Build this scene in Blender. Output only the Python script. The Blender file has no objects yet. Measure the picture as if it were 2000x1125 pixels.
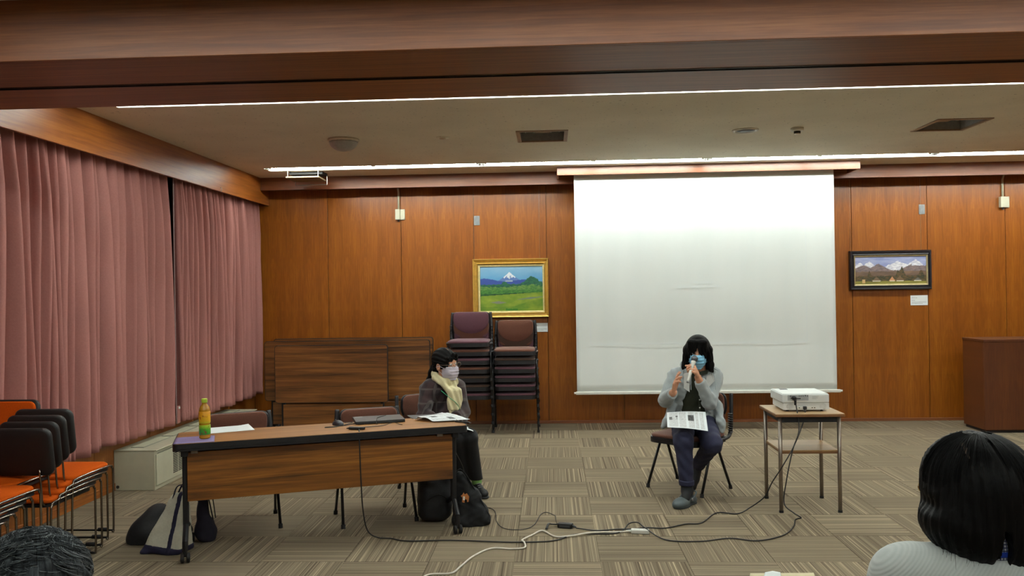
import bpy, bmesh, math, random
import numpy as np
from mathutils import Matrix, Vector, Euler
random.seed(7); PI=math.pi
S=bpy.context.scene; COL=S.collection
# ------------------------------------------------------------------ camera
cd=bpy.data.cameras.new('camera'); cam=bpy.data.objects.new('camera',cd); COL.objects.link(cam); S.camera=cam
cd.sensor_width=36; cd.lens=1620.25/2000*36; cd.clip_start=.05; cd.clip_end=60
def cam_axes(p,r,y):
    f=Vector((-math.sin(y)*math.cos(p),math.cos(y)*math.cos(p),math.sin(p)))
    rt=Vector((math.cos(y),math.sin(y),0)); up=rt.cross(f)
    return rt*math.cos(r)-up*math.sin(r), up*math.cos(r)+rt*math.sin(r), f
rt,up,fw=cam_axes(.00228,.015386,.04785)
cam.matrix_world=Matrix(((rt.x,up.x,-fw.x,0),(rt.y,up.y,-fw.y,0),(rt.z,up.z,-fw.z,1.5817),(0,0,0,1)))
S.view_settings.view_transform='Standard'; S.view_settings.look='None'; S.view_settings.gamma=1; S.view_settings.exposure=0
S.view_settings.use_curve_mapping=False
# ------------------------------------------------------------------ world and light levels
W=bpy.data.worlds.new('world'); S.world=W; W.use_nodes=True
W.node_tree.nodes['Background'].inputs[0].default_value=(.02,.02,.022,1)
LAMP=104.0      # front room lamp rows
LAMP_FRONT=84.0
LAMP_HALL=58.0  # lamp rows of the audience side
# ------------------------------------------------------------------ helpers
def lin(c):
    o=[]
    for v in c:
        v=v/255; o.append(v/12.92 if v<=.04045 else ((v+.055)/1.055)**2.4)
    return (*o,1)
class NT:
    def __init__(s,name):
        s.m=bpy.data.materials.new(name); s.m.use_nodes=True; s.t=s.m.node_tree; s.b=s.t.nodes['Principled BSDF']
    def n(s,ty,**k):
        x=s.t.nodes.new(ty)
        for a,b in k.items():
            if a.startswith('i_'):
                key=a[2:]; key=int(key) if key.isdigit() else key.replace('_',' '); x.inputs[key].default_value=b
            else: setattr(x,a,b)
        return x
    def l(s,a,b): s.t.links.new(a,b)
    def coord(s,scale=(1,1,1),loc=(0,0,0),rot=(0,0,0),kind='Object'):
        tc=s.n('ShaderNodeTexCoord'); mp=s.n('ShaderNodeMapping'); s.l(tc.outputs[kind],mp.inputs[0])
        mp.inputs[1].default_value=loc; mp.inputs[2].default_value=rot; mp.inputs[3].default_value=scale; return mp.outputs[0]
    def noise(s,vec,scale=1,detail=3,rough=.55,dist=0):
        x=s.n('ShaderNodeTexNoise'); s.l(vec,x.inputs['Vector']); x.inputs['Scale'].default_value=scale; x.inputs['Detail'].default_value=detail
        x.inputs['Roughness'].default_value=rough; x.inputs['Distortion'].default_value=dist; return x.outputs[0]
    def ramp(s,fac,stops):
        r=s.n('ShaderNodeValToRGB'); s.l(fac,r.inputs[0]); e=r.color_ramp.elements
        while len(e)<len(stops): e.new(.5)
        for el,(p,c) in zip(e,stops): el.position=p; el.color=c
        return r.outputs[0]
    def math(s,op,a,b=None):
        x=s.n('ShaderNodeMath',operation=op)
        for i,v in enumerate((a,b)):
            if v is None: continue
            if hasattr(v,'links'): s.l(v,x.inputs[i])
            else: x.inputs[i].default_value=v
        return x.outputs[0]
    def mix(s,f,a,b,mode='MIX'):
        x=s.n('ShaderNodeMix',data_type='RGBA',blend_type=mode)
        for i,v in ((0,f),(6,a),(7,b)):
            if hasattr(v,'links'): s.l(v,x.inputs[i])
            else: x.inputs[i].default_value=v
        return x.outputs[2]
    def bump(s,h,st=.2,d=.01):
        b=s.n('ShaderNodeBump'); s.l(h,b.inputs['Height']); b.inputs['Strength'].default_value=st; b.inputs['Distance'].default_value=d; s.l(b.outputs[0],s.b.inputs['Normal'])
    def fin(s,rough=.5,metal=0,spec=.5,sheen=0):
        s.b.inputs['Roughness'].default_value=rough; s.b.inputs['Metallic'].default_value=metal; s.b.inputs['Specular IOR Level'].default_value=spec
        if sheen: s.b.inputs['Sheen Weight'].default_value=sheen
        return s.m
MC={}
def plain(name,c,rough=.5,metal=0,var=.12,scale=30,bump=0,spec=.5,sheen=0,alpha=1,stretch=(1,1,1)):
    """flat colour with a little procedural mottling"""
    if name in MC: return MC[name]
    t=NT(name); L=lin(c); v=t.coord(stretch); f=t.noise(v,scale,3)
    d=tuple(x*(1-var) for x in L[:3])+(1,); u=tuple(min(1,x*(1+var)) for x in L[:3])+(1,)
    t.l(t.ramp(f,[(.3,d),(.7,u)]),t.b.inputs['Base Color'])
    if bump: t.bump(f,bump,.004)
    MC[name]=t.fin(rough,metal,spec,sheen); return MC[name]
def wood_wall(name,c0,c1,c2,leaf=.11,rough=.34,vert=True,dark=1.0):
    t=NT(name); tc=t.n('ShaderNodeTexCoord'); sp=t.n('ShaderNodeSeparateXYZ'); t.l(tc.outputs['Object'],sp.inputs[0])
    a,b=(sp.outputs[0],sp.outputs[2])
    pp=t.math('PINGPONG',t.math('ADD',a,10),leaf)
    cb=t.n('ShaderNodeCombineXYZ'); t.l(t.math('MULTIPLY',pp,9),cb.inputs[0]); t.l(t.math('MULTIPLY',b,1.1),cb.inputs[2])
    big=t.noise(cb.outputs[0],1.6,3,.6,.8)
    wv=t.math('SINE',t.math('MULTIPLY',big,34))
    cb2=t.n('ShaderNodeCombineXYZ'); t.l(t.math('MULTIPLY',a,120),cb2.inputs[0]); t.l(t.math('MULTIPLY',b,3),cb2.inputs[2])
    fine=t.noise(cb2.outputs[0],1,4,.6)
    cb3=t.n('ShaderNodeCombineXYZ'); t.l(t.math('MULTIPLY',a,5),cb3.inputs[0]); t.l(t.math('MULTIPLY',b,.35),cb3.inputs[2])
    band=t.noise(cb3.outputs[0],1.5,2)
    f=t.math('ADD',t.math('ADD',t.math('MULTIPLY',wv,.045),t.math('MULTIPLY',fine,.55)),t.math('MULTIPLY',band,.45))
    t.l(t.ramp(f,[(.22,lin(c0)),(.5,lin(c1)),(.8,lin(c2))]),t.b.inputs['Base Color'])
    t.bump(fine,.05,.002)
    return t.fin(rough,0,.5)
def wood_grain(name,c0,c1,c2,stretch,scale=1,rough=.4,detail=5,dist=.4,stops=(.3,.5,.72)):
    t=NT(name); v=t.coord(stretch); f=t.noise(v,scale,detail,.62,dist)
    v2=t.coord(tuple(x*4 for x in stretch)); f2=t.noise(v2,scale*1.3,3,.6)
    g=t.math('ADD',t.math('MULTIPLY',f,.72),t.math('MULTIPLY',f2,.28))
    t.l(t.ramp(g,[(stops[0],lin(c0)),(stops[1],lin(c1)),(stops[2],lin(c2))]),t.b.inputs['Base Color'])
    t.bump(f2,.06,.002); return t.fin(rough)
def emit(name,c,st):
    t=NT(name); t.b.inputs['Base Color'].default_value=(.8,.8,.8,1); t.b.inputs['Emission Color'].default_value=c; t.b.inputs['Emission Strength'].default_value=st
    return t.fin(.5)
def vcol(name,rough=.6):
    if name in MC: return MC[name]
    t=NT(name); a=t.n('ShaderNodeAttribute',attribute_name='Col'); t.l(a.outputs[0],t.b.inputs['Base Color']); MC[name]=t.fin(rough); return MC[name]
def new(): return bmesh.new()
def obj(name,bm,m=None,parent=None,smooth=False,loc=None,**p):
    me=bpy.data.meshes.new(name)
    if isinstance(bm,tuple): me.from_pydata(bm[0],[],bm[1]); me.update()
    else:
        bmesh.ops.recalc_face_normals(bm,faces=bm.faces); bm.to_mesh(me); bm.free()
    if m: me.materials.append(m)
    if smooth:
        for f in me.polygons: f.use_smooth=True
    o=bpy.data.objects.new(name,me); COL.objects.link(o)
    if parent: o.parent=parent
    if loc: o.location=loc
    for k,v in p.items(): o[k]=v
    return o
def pieces(name,bm,m,parent,smooth=False):
    """each separate shell of the mesh becomes a part of its own"""
    bm.verts.ensure_lookup_table(); bm.verts.index_update(); seen=set(); out=[]
    for v0 in bm.verts:
        if v0.index in seen: continue
        st=[v0]; seen.add(v0.index); isl=[]
        while st:
            v=st.pop(); isl.append(v)
            for e in v.link_edges:
                w=e.other_vert(v)
                if w.index not in seen: seen.add(w.index); st.append(w)
        out.append(isl)
    bm.verts.index_update()
    for isl in out:
        b=bmesh.new(); mp={v:b.verts.new(v.co) for v in isl}
        for f in set(f for v in isl for f in v.link_faces): b.faces.new([mp[v] for v in f.verts])
        obj(name,b,m,parent,smooth)
    bm.free()
def thing(name,label,cat,loc=(0,0,0),rz=0,group=None):
    o=bpy.data.objects.new(name,None); COL.objects.link(o); o.location=loc; o.rotation_euler=(0,0,rz); o.empty_display_size=.1
    o['label']=label; o['category']=cat
    if group: o['group']=group
    return o
def tag(o,label,cat,group=None):
    o['label']=label; o['category']=cat
    if group: o['group']=group
    return o
def struct(name,bm,m,parent=None,smooth=False):
    o=obj(name,bm,m,parent,smooth)
    if not parent: o['kind']='structure'
    return o
def copy_tree(o,parent=None):
    c=o.copy(); COL.objects.link(c); c.parent=parent
    for ch in o.children: copy_tree(ch,c)
    return c
def setm(o,names,m):
    for ch in o.children_recursive:
        if ch.name.split('.')[0] in names:
            ch.data=ch.data.copy(); ch.data.materials.clear(); ch.data.materials.append(m)
def bx(bm,x0,x1,y0,y1,z0,z1,bev=0,M=None,seg=2):
    v=[bm.verts.new((x,y,z)) for x in (x0,x1) for y in (y0,y1) for z in (z0,z1)]
    F=[(0,1,3,2),(4,6,7,5),(0,4,5,1),(2,3,7,6),(0,2,6,4),(1,5,7,3)]
    fs=[bm.faces.new([v[i] for i in f]) for f in F]
    if bev:
        es=set(e for f in fs for e in f.edges)
        r=bmesh.ops.bevel(bm,geom=list(es),offset=bev,segments=seg,profile=.5,affect='EDGES'); v=list(set(r['verts'])|set(x for x in v if x.is_valid))
    if M is not None: bmesh.ops.transform(bm,matrix=M,verts=[x for x in v if x.is_valid])
    return bm
def box(*a,**k): return bx(new(),*a,**k)
def tube(bm,pts,r,n=10,caps=True,flat=1.0):
    pts=[Vector(p) for p in pts]; rs=r if isinstance(r,(list,tuple)) else [r]*len(pts)
    rings=[]; prev=None
    for i,p in enumerate(pts):
        d=((pts[min(i+1,len(pts)-1)]-p).normalized()+(p-pts[max(i-1,0)]).normalized())
        if d.length<1e-6: d=Vector((0,0,1))
        d.normalize()
        if prev is None:
            a=Vector((0,0,1)) if abs(d.z)<.9 else Vector((1,0,0)); u=d.cross(a).normalized()
        else:
            u=(prev-d*prev.dot(d)); u=u.normalized() if u.length>1e-6 else d.orthogonal().normalized()
        prev=u; w=d.cross(u)
        rings.append([bm.verts.new(p+(u*math.cos(t)+w*math.sin(t)*flat)*rs[i]) for t in [2*PI*k/n for k in range(n)]])
    for a,b in zip(rings,rings[1:]):
        for k in range(n): bm.faces.new((a[k],a[(k+1)%n],b[(k+1)%n],b[k]))
    if caps:
        bm.faces.new(rings[0][::-1]); bm.faces.new(rings[-1])
    return bm
def smooth_path(pts,sub=6):
    P=[Vector(p) for p in pts]; out=[]
    for i in range(len(P)-1):
        a,b,c,d=P[max(i-1,0)],P[i],P[i+1],P[min(i+2,len(P)-1)]
        for k in range(sub):
            t=k/sub; out.append(.5*((2*b)+(c-a)*t+(2*a-5*b+4*c-d)*t*t+(3*b-a-3*c+d)*t**3))
    out.append(P[-1]); return out
def lathe(bm,prof,n=24,loc=(0,0,0),M=None):
    rings=[]; vs=[]
    for r,z in prof:
        ring=[bm.verts.new((loc[0]+r*math.cos(2*PI*k/n),loc[1]+r*math.sin(2*PI*k/n),loc[2]+z)) for k in range(n)]; rings.append(ring); vs+=ring
    for a,b in zip(rings,rings[1:]):
        for k in range(n): bm.faces.new((a[k],a[(k+1)%n],b[(k+1)%n],b[k]))
    bm.faces.new(rings[0][::-1]); bm.faces.new(rings[-1])
    if M is not None: bmesh.ops.transform(bm,matrix=M,verts=vs)
    return bm
def rrect(w,d,r,n=5,rb=None):
    """rounded rectangle outline; rb = radius at the -y corners"""
    rb=r if rb is None else rb; o=[]
    for cx,cy,a0,q in ((w/2-r,d/2-r,0,r),(-w/2+r,d/2-r,90,r),(-w/2+rb,-d/2+rb,180,rb),(w/2-rb,-d/2+rb,270,rb)):
        for k in range(n+1):
            a=math.radians(a0+90*k/n); o.append((cx+q*math.cos(a),cy+q*math.sin(a)))
    return o
def pad(bm,out,t,bulge,M,curve=0,under=True):
    """cushion: outline in xy, thickness in z, domed; curve bends it about y"""
    cx=sum(p[0] for p in out)/len(out); cy=sum(p[1] for p in out)/len(out)
    lev=[(.9,0),(.985,.1*t),(1,.35*t),(1,.65*t),(.975,.9*t),(.93,t),(.7,t+bulge*.7),(.35,t+bulge)]
    rings=[]
    for s,z in lev: rings.append([bm.verts.new(M@Vector((cx+(x-cx)*s,cy+(y-cy)*s,z+curve*((x-cx)*s)**2))) for x,y in out])
    n=len(out)
    for a,b in zip(rings,rings[1:]):
        for k in range(n): bm.faces.new((a[k],a[(k+1)%n],b[(k+1)%n],b[k]))
    bm.faces.new(rings[0][::-1]); bm.faces.new(rings[-1]); return bm
def plate(bm,out,z0,z1,M=None):
    a=[Vector((x,y,z0)) for x,y in out]; b=[Vector((x,y,z1)) for x,y in out]
    if M is not None: a=[M@v for v in a]; b=[M@v for v in b]
    a=[bm.verts.new(v) for v in a]; b=[bm.verts.new(v) for v in b]; n=len(a)
    bm.faces.new(a[::-1]); bm.faces.new(b)
    for k in range(n): bm.faces.new((a[k],a[(k+1)%n],b[(k+1)%n],b[k]))
    return bm
def T(x,y,z): return Matrix.Translation((x,y,z))
def RX(a): return Matrix.Rotation(a,4,'X')
def RY(a): return Matrix.Rotation(a,4,'Y')
def RZ(a): return Matrix.Rotation(a,4,'Z')
# ------------------------------------------------------------------ implicit surfaces (for bodies, clothes, bags)
def snet(f,lo,hi,h):
    lo=np.array(lo,float); hi=np.array(hi,float); n=np.ceil((hi-lo)/h).astype(int)+1
    ax=[lo[i]+h*np.arange(n[i]) for i in range(3)]
    G=np.stack(np.meshgrid(*ax,indexing='ij'),-1).reshape(-1,3).astype(np.float32)
    v=f(G).reshape(n).astype(np.float64); v[0]=v[-1]=1; v[:,0]=v[:,-1]=1; v[:,:,0]=v[:,:,-1]=1
    s=v<0; cn=n-1; acc=np.zeros((*cn,3)); cnt=np.zeros(cn)
    off=[(a,b,c) for a in (0,1) for b in (0,1) for c in (0,1)]
    def sub(A,o): return A[o[0]:o[0]+cn[0],o[1]:o[1]+cn[1],o[2]:o[2]+cn[2]]
    for o in off:
        for d in range(3):
            if o[d]: continue
            p=list(o); p[d]=1; a,b=sub(v,o),sub(v,p); m=(a<0)!=(b<0)
            t=np.where(m,a/np.where(m,a-b,1),0)
            for k in range(3): acc[...,k]+=np.where(m,o[k]+(t if k==d else 0),0)
            cnt+=m
    act=cnt>0; idx=-np.ones(cn,int); idx[act]=np.arange(act.sum())
    ijk=np.argwhere(act); V=lo+h*(ijk+acc[act]/cnt[act][:,None])
    F=[]
    for d in range(3):
        o=[slice(1,-1)]*3; a=[slice(1,-1)]*3; 
        o[d]=slice(0,-1); a[d]=slice(1,None)
        A=s[tuple(o)]; B=s[tuple(a)]; m=np.argwhere(A!=B)
        if len(m)==0: continue
        base=m.copy(); e1,e2=[k for k in range(3) if k!=d]
        for k in (e1,e2): base[:,k]+=1
        inside=A[tuple(m.T)]
        def ci(x,y):
            q=base.copy(); q[:,e1]-=x; q[:,e2]-=y; return idx[tuple(q.T)]
        q=np.stack([ci(1,1),ci(0,1),ci(0,0),ci(1,0)],1)
        flip=inside if d!=1 else ~inside
        q[~flip]=q[~flip][:,::-1]; F.append(q)
    F=np.concatenate(F); F=F[(F>=0).all(1)]
    return V,F
def cap(a,b,ra,rb=None):
    a=np.array(a,np.float32); b=np.array(b,np.float32); rb=ra if rb is None else rb
    def f(P):
        ab=b-a; t=np.clip(((P-a)@ab)/max(ab@ab,1e-9),0,1); return np.linalg.norm(P-a-t[:,None]*ab,axis=1)-(ra+(rb-ra)*t)
    return f
def ell(c,r,A=None):
    c=np.array(c,np.float32); r=np.array(r,np.float32); A=np.eye(3) if A is None else np.array(A)   # rows = axes
    def f(P):
        q=(P-c)@A.T.astype(np.float32); k0=np.linalg.norm(q/r,axis=1); k1=np.linalg.norm(q/(r*r),axis=1); return k0*(k0-1)/np.maximum(k1,1e-6)
    return f
def rbx(c,hs,r,A=None):
    c=np.array(c,np.float32); hs=np.array(hs,np.float32); A=np.eye(3) if A is None else np.array(A)
    def f(P):
        q=np.abs((P-c)@A.T.astype(np.float32))-hs+r; return np.linalg.norm(np.maximum(q,0),axis=1)+np.minimum(q.max(1),0)-r
    return f
def half(p,n):
    p=np.array(p,np.float32); n=np.array(n,np.float32); n=n/np.linalg.norm(n); return lambda P:(P-p)@n    # keeps the side opposite n
def un(k,*fs):
    def f(P):
        d=fs[0](P)
        for g in fs[1:]:
            e=g(P)
            if k<=0: d=np.minimum(d,e)
            else:
                h=np.clip(.5+.5*(e-d)/k,0,1); d=e*(1-h)+d*h-k*h*(1-h)
        return d
    return f
def inter(*fs):
    return lambda P: np.max([g(P) for g in fs],0)
def cut(a,*bs): return lambda P: np.max([a(P)]+[-b(P) for b in bs],0)
def grow(a,t): return lambda P: a(P)-t
def disp(a,g): return lambda P: a(P)+g(P)
def joinvf(parts):
    V=[];F=[];n=0
    for v,f in parts: V.append(v); F.append(f+n); n+=len(v)
    return np.concatenate(V),np.concatenate(F)
def sobj(name,vf,m,parent=None,**p):
    V,F=vf; me=bpy.data.meshes.new(name); me.from_pydata(V.tolist(),[],F.tolist()); me.update()
    if m: me.materials.append(m)
    for q in me.polygons: q.use_smooth=True
    o=bpy.data.objects.new(name,me); COL.objects.link(o)
    if parent: o.parent=parent
    for k,v in p.items(): o[k]=v
    return o
def unit(v): v=np.array(v,float); return v/np.linalg.norm(v)
# ------------------------------------------------------------------ materials of the room
XL,XR,YB,YF=-3.58,6.6,9.80,-4.5; ZC=2.93
m_wall=wood_wall('wall_veneer',(102,48,8),(134,74,15),(164,100,30))
m_low=wood_wall('wainscot_veneer',(112,56,14),(146,84,26),(168,106,40))
m_trim=wood_grain('trim_veneer',(96,52,26),(122,70,38),(146,90,52),(1.2,30,30),1,.42)
m_trimy=wood_grain('pelmet_veneer',(112,58,16),(142,80,26),(166,102,40),(30,1.2,30),1,.42)
m_beam=wood_grain('beam_veneer',(96,50,26),(124,72,38),(150,94,54),(1.0,34,34),1,.46)
m_black=plain('black_metal',(24,25,28),.42,.2,.2); m_rubber=plain('black_rubber',(18,18,19),.7)
m_darkrec=plain('recess_dark',(26,16,12),.8)
m_chrome=plain('chrome',(190,188,182),.18,1,.06); m_steel=plain('brushed_steel',(150,140,130),.35,.9,.1,60)
m_cream=plain('cream_enamel',(196,194,170),.45,0,.04,12)
m_white=plain('white_plastic',(222,222,214),.45,0,.04); m_grey=plain('grey_plastic',(140,140,140),.5)
m_paper=plain('white_paper',(232,238,238),.75,0,.03,8)
t=NT('ceiling_board'); v=t.coord((30,44,30)); f=t.noise(v,1,4,.65); v2=t.coord((2,2,2)); g=t.noise(v2,1,2)
base=t.ramp(g,[(.3,lin((220,214,196))),(.7,lin((230,224,206)))]); spk=t.ramp(f,[(.30,(0.25,.25,.25,1)),(.36,(1,1,1,1))])
t.l(t.mix(1.0,base,spk,'MULTIPLY'),t.b.inputs['Base Color']); t.bump(f,.25,.004); m_ceil=t.fin(.9,0,.2)
# carpet: threads run along the tile's own y axis
t=NT('carpet_tile'); oi=t.n('ShaderNodeObjectInfo'); tc=t.n('ShaderNodeTexCoord'); sp=t.n('ShaderNodeSeparateXYZ'); t.l(tc.outputs['Object'],sp.inputs[0])
cb=t.n('ShaderNodeCombineXYZ'); t.l(t.math('MULTIPLY',sp.outputs[0],98),cb.inputs[0]); t.l(t.math('MULTIPLY',oi.outputs['Random'],300),cb.inputs[1]); t.l(t.math('MULTIPLY',sp.outputs[1],.35),cb.inputs[2])
f=t.noise(cb.outputs[0],1,2.5,.7); fz=t.noise(t.coord((260,260,260)),1,2)
c=t.ramp(f,[(.30,lin((60,50,40))),(.42,lin((108,96,78))),(.56,lin((130,118,98))),(.68,lin((182,166,138)))])
sh=t.n('ShaderNodeMapRange'); sh.inputs[1].default_value=0; sh.inputs[2].default_value=1; sh.inputs[3].default_value=.92; sh.inputs[4].default_value=1.06; t.l(oi.outputs['Random'],sh.inputs[0])
cc=t.n('ShaderNodeCombineColor'); [t.l(sh.outputs[0],cc.inputs[i]) for i in range(3)]
t.l(t.mix(1.0,t.mix(t.math('MULTIPLY',fz,.35),c,lin((100,88,72))),cc.outputs[0],'MULTIPLY'),t.b.inputs['Base Color']); t.bump(t.math('ADD',t.math('MULTIPLY',fz,.5),f),.5,.004); m_carpet=t.fin(.95,0,.15)
# ------------------------------------------------------------------ floor and carpet tiles
floor=struct('floor',box(XL-.1,XR+.1,YF,YB+.1,-.12,-.006),m_carpet)
tile=None
for r in range(-1,11):
    for c in range(-7,12):
        cx=-.243+.5*c+.25; cy=9.325-.5*r-.25
        odd=(c+r)%2
        x0=max(cx-.2485,XL+.002)-cx; x1=min(cx+.2485,XR)-cx; y1=min(cy+.2485,YB)-cy
        if x1-x0<.05: continue
        if tile is None or x0>-.24 or y1<.24:
            # a cut tile at a wall gets its own mesh, thread direction kept
            b=new(); q=(x0,x1,-.2485,y1) if not odd else (-.2485,y1,-x1,-x0)
            bx(b,q[0],q[1],q[2],q[3],-.006,0)
            if x0>-.24 or y1<.24: o=obj('carpet_tile',b,m_carpet,floor)
            else: tile=o=obj('carpet_tile',b,m_carpet,floor)
        else:
            o=bpy.data.objects.new('carpet_tile',tile.data); COL.objects.link(o); o.parent=floor
        o.location=(cx,cy,random.uniform(-.0006,.0)); o.rotation_euler=(0,0,PI/2 if odd else 0)
# ------------------------------------------------------------------ walls
wb=struct('wall_back',box(XL-.1,XR+.1,YB+.012,YB+.15,0,3.1),m_darkrec)
xs=[XL,-2.665,-1.783,-.914,-.053,.83,1.715,2.60,3.483,4.342,5.22,6.10,XR]
for a,b in zip(xs,xs[1:]):
    w=b-a-.005; o=obj('panel',box(-w/2,w/2,0,.012,.03,2.99,.0015,seg=1),m_wall,wb); o.location=((a+b)/2,YB,0)
struct('baseboard_back',box(XL,XR,YB-.012,YB+.01,.0,.034,.003),m_trim)
wl=struct('wall_left',box(XL-.15,XL-.012,YF,YB,0,.80),m_darkrec)
b=wl.data; bm=new(); bm.from_mesh(b); bx(bm,XL-.15,XL-.012,YF,YB,2.75,3.1); bx(bm,XL-.15,XL-.012,YF,3.4,.8,2.75); bx(bm,XL-.15,XL-.012,9.5,YB,.8,2.75); bm.to_mesh(b); bm.free()
m_wly=m_low.copy(); 
y=YF
m_side=wood_wall('side_veneer',(104,52,14),(138,80,26),(160,102,40))
nt=m_side.node_tree
for nd in nt.nodes:     # on the side walls the leaves run along y
    if nd.type=='SEPXYZ':
        for l in list(nt.links):
            if l.from_socket==nd.outputs[0]: ts=l.to_socket; nt.links.remove(l); nt.links.new(nd.outputs[1],ts)
while y<YB-.01:
    y2=min(y+.9,YB); o=obj('panel',box(0,.012,-(y2-y)/2+.0025,(y2-y)/2-.0025,.03,.80,.0015,seg=1),m_side,wl); o.location=(XL-.012,(y+y2)/2,0); y=y2
struct('baseboard_left',box(XL-.01,XL+.012,YF,YB-.012,0,.06,.003),m_trimy)
# window behind the curtains: night outside
m_night=plain('night_glass',(12,14,18),.08,0,.1); m_alu=plain('window_aluminium',(92,84,80),.4,.7)
win=struct('window_1',box(XL-.14,XL-.05,3.4,9.5,.80,.86),m_alu)
for k in range(5):
    yy=3.4+k*1.525; f=obj('window_frame',box(XL-.12,XL-.06,yy-.03,yy+.03,.86,2.70),m_alu,win)
    if k<4: obj('glass',box(XL-.095,XL-.088,yy+.03,yy+1.495,.86,2.70),m_night,win)
obj('window_head',box(XL-.14,XL-.05,3.4,9.5,2.70,2.75),m_alu,win)
struct('wall_right',box(XR,XR+.12,YF,YB+.1,0,3.1),m_side)
struct('wall_front',box(XL-.1,XR+.1,YF-.12,YF,0,3.1),m_wall)
# ------------------------------------------------------------------ ceiling with openings
def holed(x0,x1,y0,y1,z0,z1,holes):
    X=sorted(set([x0,x1]+[h[0] for h in holes]+[h[1] for h in holes])); Y=sorted(set([y0,y1]+[h[2] for h in holes]+[h[3] for h in holes]))
    bm=new()
    for j in range(len(Y)-1):
        run=None
        for i in range(len(X)-1):
            cx,cy=(X[i]+X[i+1])/2,(Y[j]+Y[j+1])/2
            hole=any(h[0]<cx<h[1] and h[2]<cy<h[3] for h in holes)
            if hole:
                if run is not None: bx(bm,run,X[i],Y[j],Y[j+1],z0,z1); run=None
            elif run is None: run=X[i]
        if run is not None: bx(bm,run,X[-1],Y[j],Y[j+1],z0,z1)
    return bm
ROWS=[(8.79,9.0,LAMP),(5.585,5.80,LAMP_FRONT)]
VENT=[(-.265,.14,7.05,7.54),(3.205,3.615,6.98,7.47)]
holes=[(-3.08,6.5,a,b) for a,b,_ in ROWS]+VENT
struct('ceiling',holed(XL-.1,XR+.1,4.7,YB+.1,ZC,ZC+.05,holes),m_ceil)
HROWS=[(2.75,2.95),(-.7,-.5)]
struct('ceiling_2',holed(XL-.1,XR+.1,YF-.1,3.9,2.99,3.04,[(-3.08,6.5,a,b) for a,b in HROWS]),m_ceil)
m_house=plain('lamp_housing',(225,225,222),.5)
def lamp(x0,x1,y0,y1,z,st,label,group,cat='light'):
    t=thing('ceiling_light',label,cat,((x0+x1)/2,(y0+y1)/2,z),0,group); w=(x1-x0)/2; d=(y1-y0)/2
    b=new(); P=[(-d,0),(-d+.03,.045),(d-.03,.045),(d,0),(d,.055),(-d,.055)]; A=[b.verts.new((-w,y,z)) for y,z in P]; B=[b.verts.new((w,y,z)) for y,z in P]
    b.faces.new(A[::-1]); b.faces.new(B); [b.faces.new((A[k],A[(k+1)%6],B[(k+1)%6],B[k])) for k in range(6)]
    obj('housing',b,m_house,t)
    key='tube_light_%g'%st
    if key not in MC: MC[key]=emit(key,(.93,1,.945,1),st)
    for q in (-1,1):
        xa,xb=(-w+.045,-.012) if q<0 else (.012,w-.045)
        obj('tube',tube(new(),[(xa,0,.023),(xb,0,.023)],.016,10),MC[key],t,True)
        for xe in (xa,xb): obj('tube_cap',tube(new(),[(xe-.012,0,.023),(xe+.012,0,.023)],.0165,10),m_white,t)
    b=new(); bx(b,-w+.008,-w+.03,-.03,.03,-.002,.044,.003); bx(b,w-.03,w-.008,-.03,.03,-.002,.044,.003); pieces('lamp_holder',b,m_house,t)
    return t
LX=[-3.08,-.735,1.665,4.02,6.5]
for i,(a,b) in enumerate(zip(LX,LX[1:])):
    pos=['leftmost section with the pointed end','second section from the curtains','third section, above the screen','rightmost section']
    lamp(a,b,8.79,9.0,ZC,LAMP,'recessed strip light near the back wall, '+pos[i],'strip lights in front of the back wall')
for i,(a,b) in enumerate(zip(LX,LX[1:])):
    pos=['leftmost section above the curtains','second section from the left','third section from the left','rightmost section']
    lamp(a,b,5.585,5.80,ZC,LAMP_FRONT,'thin line of strip light showing past the wooden beam, '+pos[i],'strip lights behind the beam')
for j,(y0,y1) in enumerate(HROWS):
    for i,(a,b) in enumerate(zip(LX,LX[1:])):
        lamp(a,b,y0,y1,2.99,LAMP_HALL,'strip light over the audience, %s row, %s'%(['front','rear'][j],['far left','left of the middle','right of the middle','far right'][i]),'audience lights')
# fascia, pelmet, partition beam
bm=box(-3.37,XR,9.51,9.535,2.785,ZC); bx(bm,-3.37,XR,9.535,YB+.01,2.81,2.83); struct('trim_1',bm,m_trim)
bm=box(-3.395,-3.37,YF,YB,2.635,ZC+.04,.002); struct('trim_2',bm,m_trimy)
bm=box(XL-.012,-3.395,YF,YB,2.86,2.88); struct('trim_3',bm,m_darkrec)
YN,YE,ZB=3.81,4.785,2.70
bm=box(XL-.02,XR,YN,YN+.03,ZB,3.12,.003); bx(bm,XL-.02,XR,YE-.03,YE,ZB,3.0,.003)
beam=struct('trim_4',bm,m_beam)
obj('soffit_board',box(XL-.02,XR,YN+.03,4.285,ZB,ZB+.02,.001,seg=1),m_beam,beam)
obj('soffit_board',box(XL-.02,XR,4.345,YE-.03,ZB,ZB+.02,.001,seg=1),m_beam,beam)
m_rail=plain('rail_metal',(70,66,64),.4,.7)
bm=box(XL-.02,XR,4.285,4.345,ZB+.05,ZB+.06); bx(bm,XL-.02,XR,4.285,4.29,ZB-.003,ZB+.05); bx(bm,XL-.02,XR,4.322,4.328,ZB-.004,ZB+.05); obj('partition_rail',bm,m_rail,beam)
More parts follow.
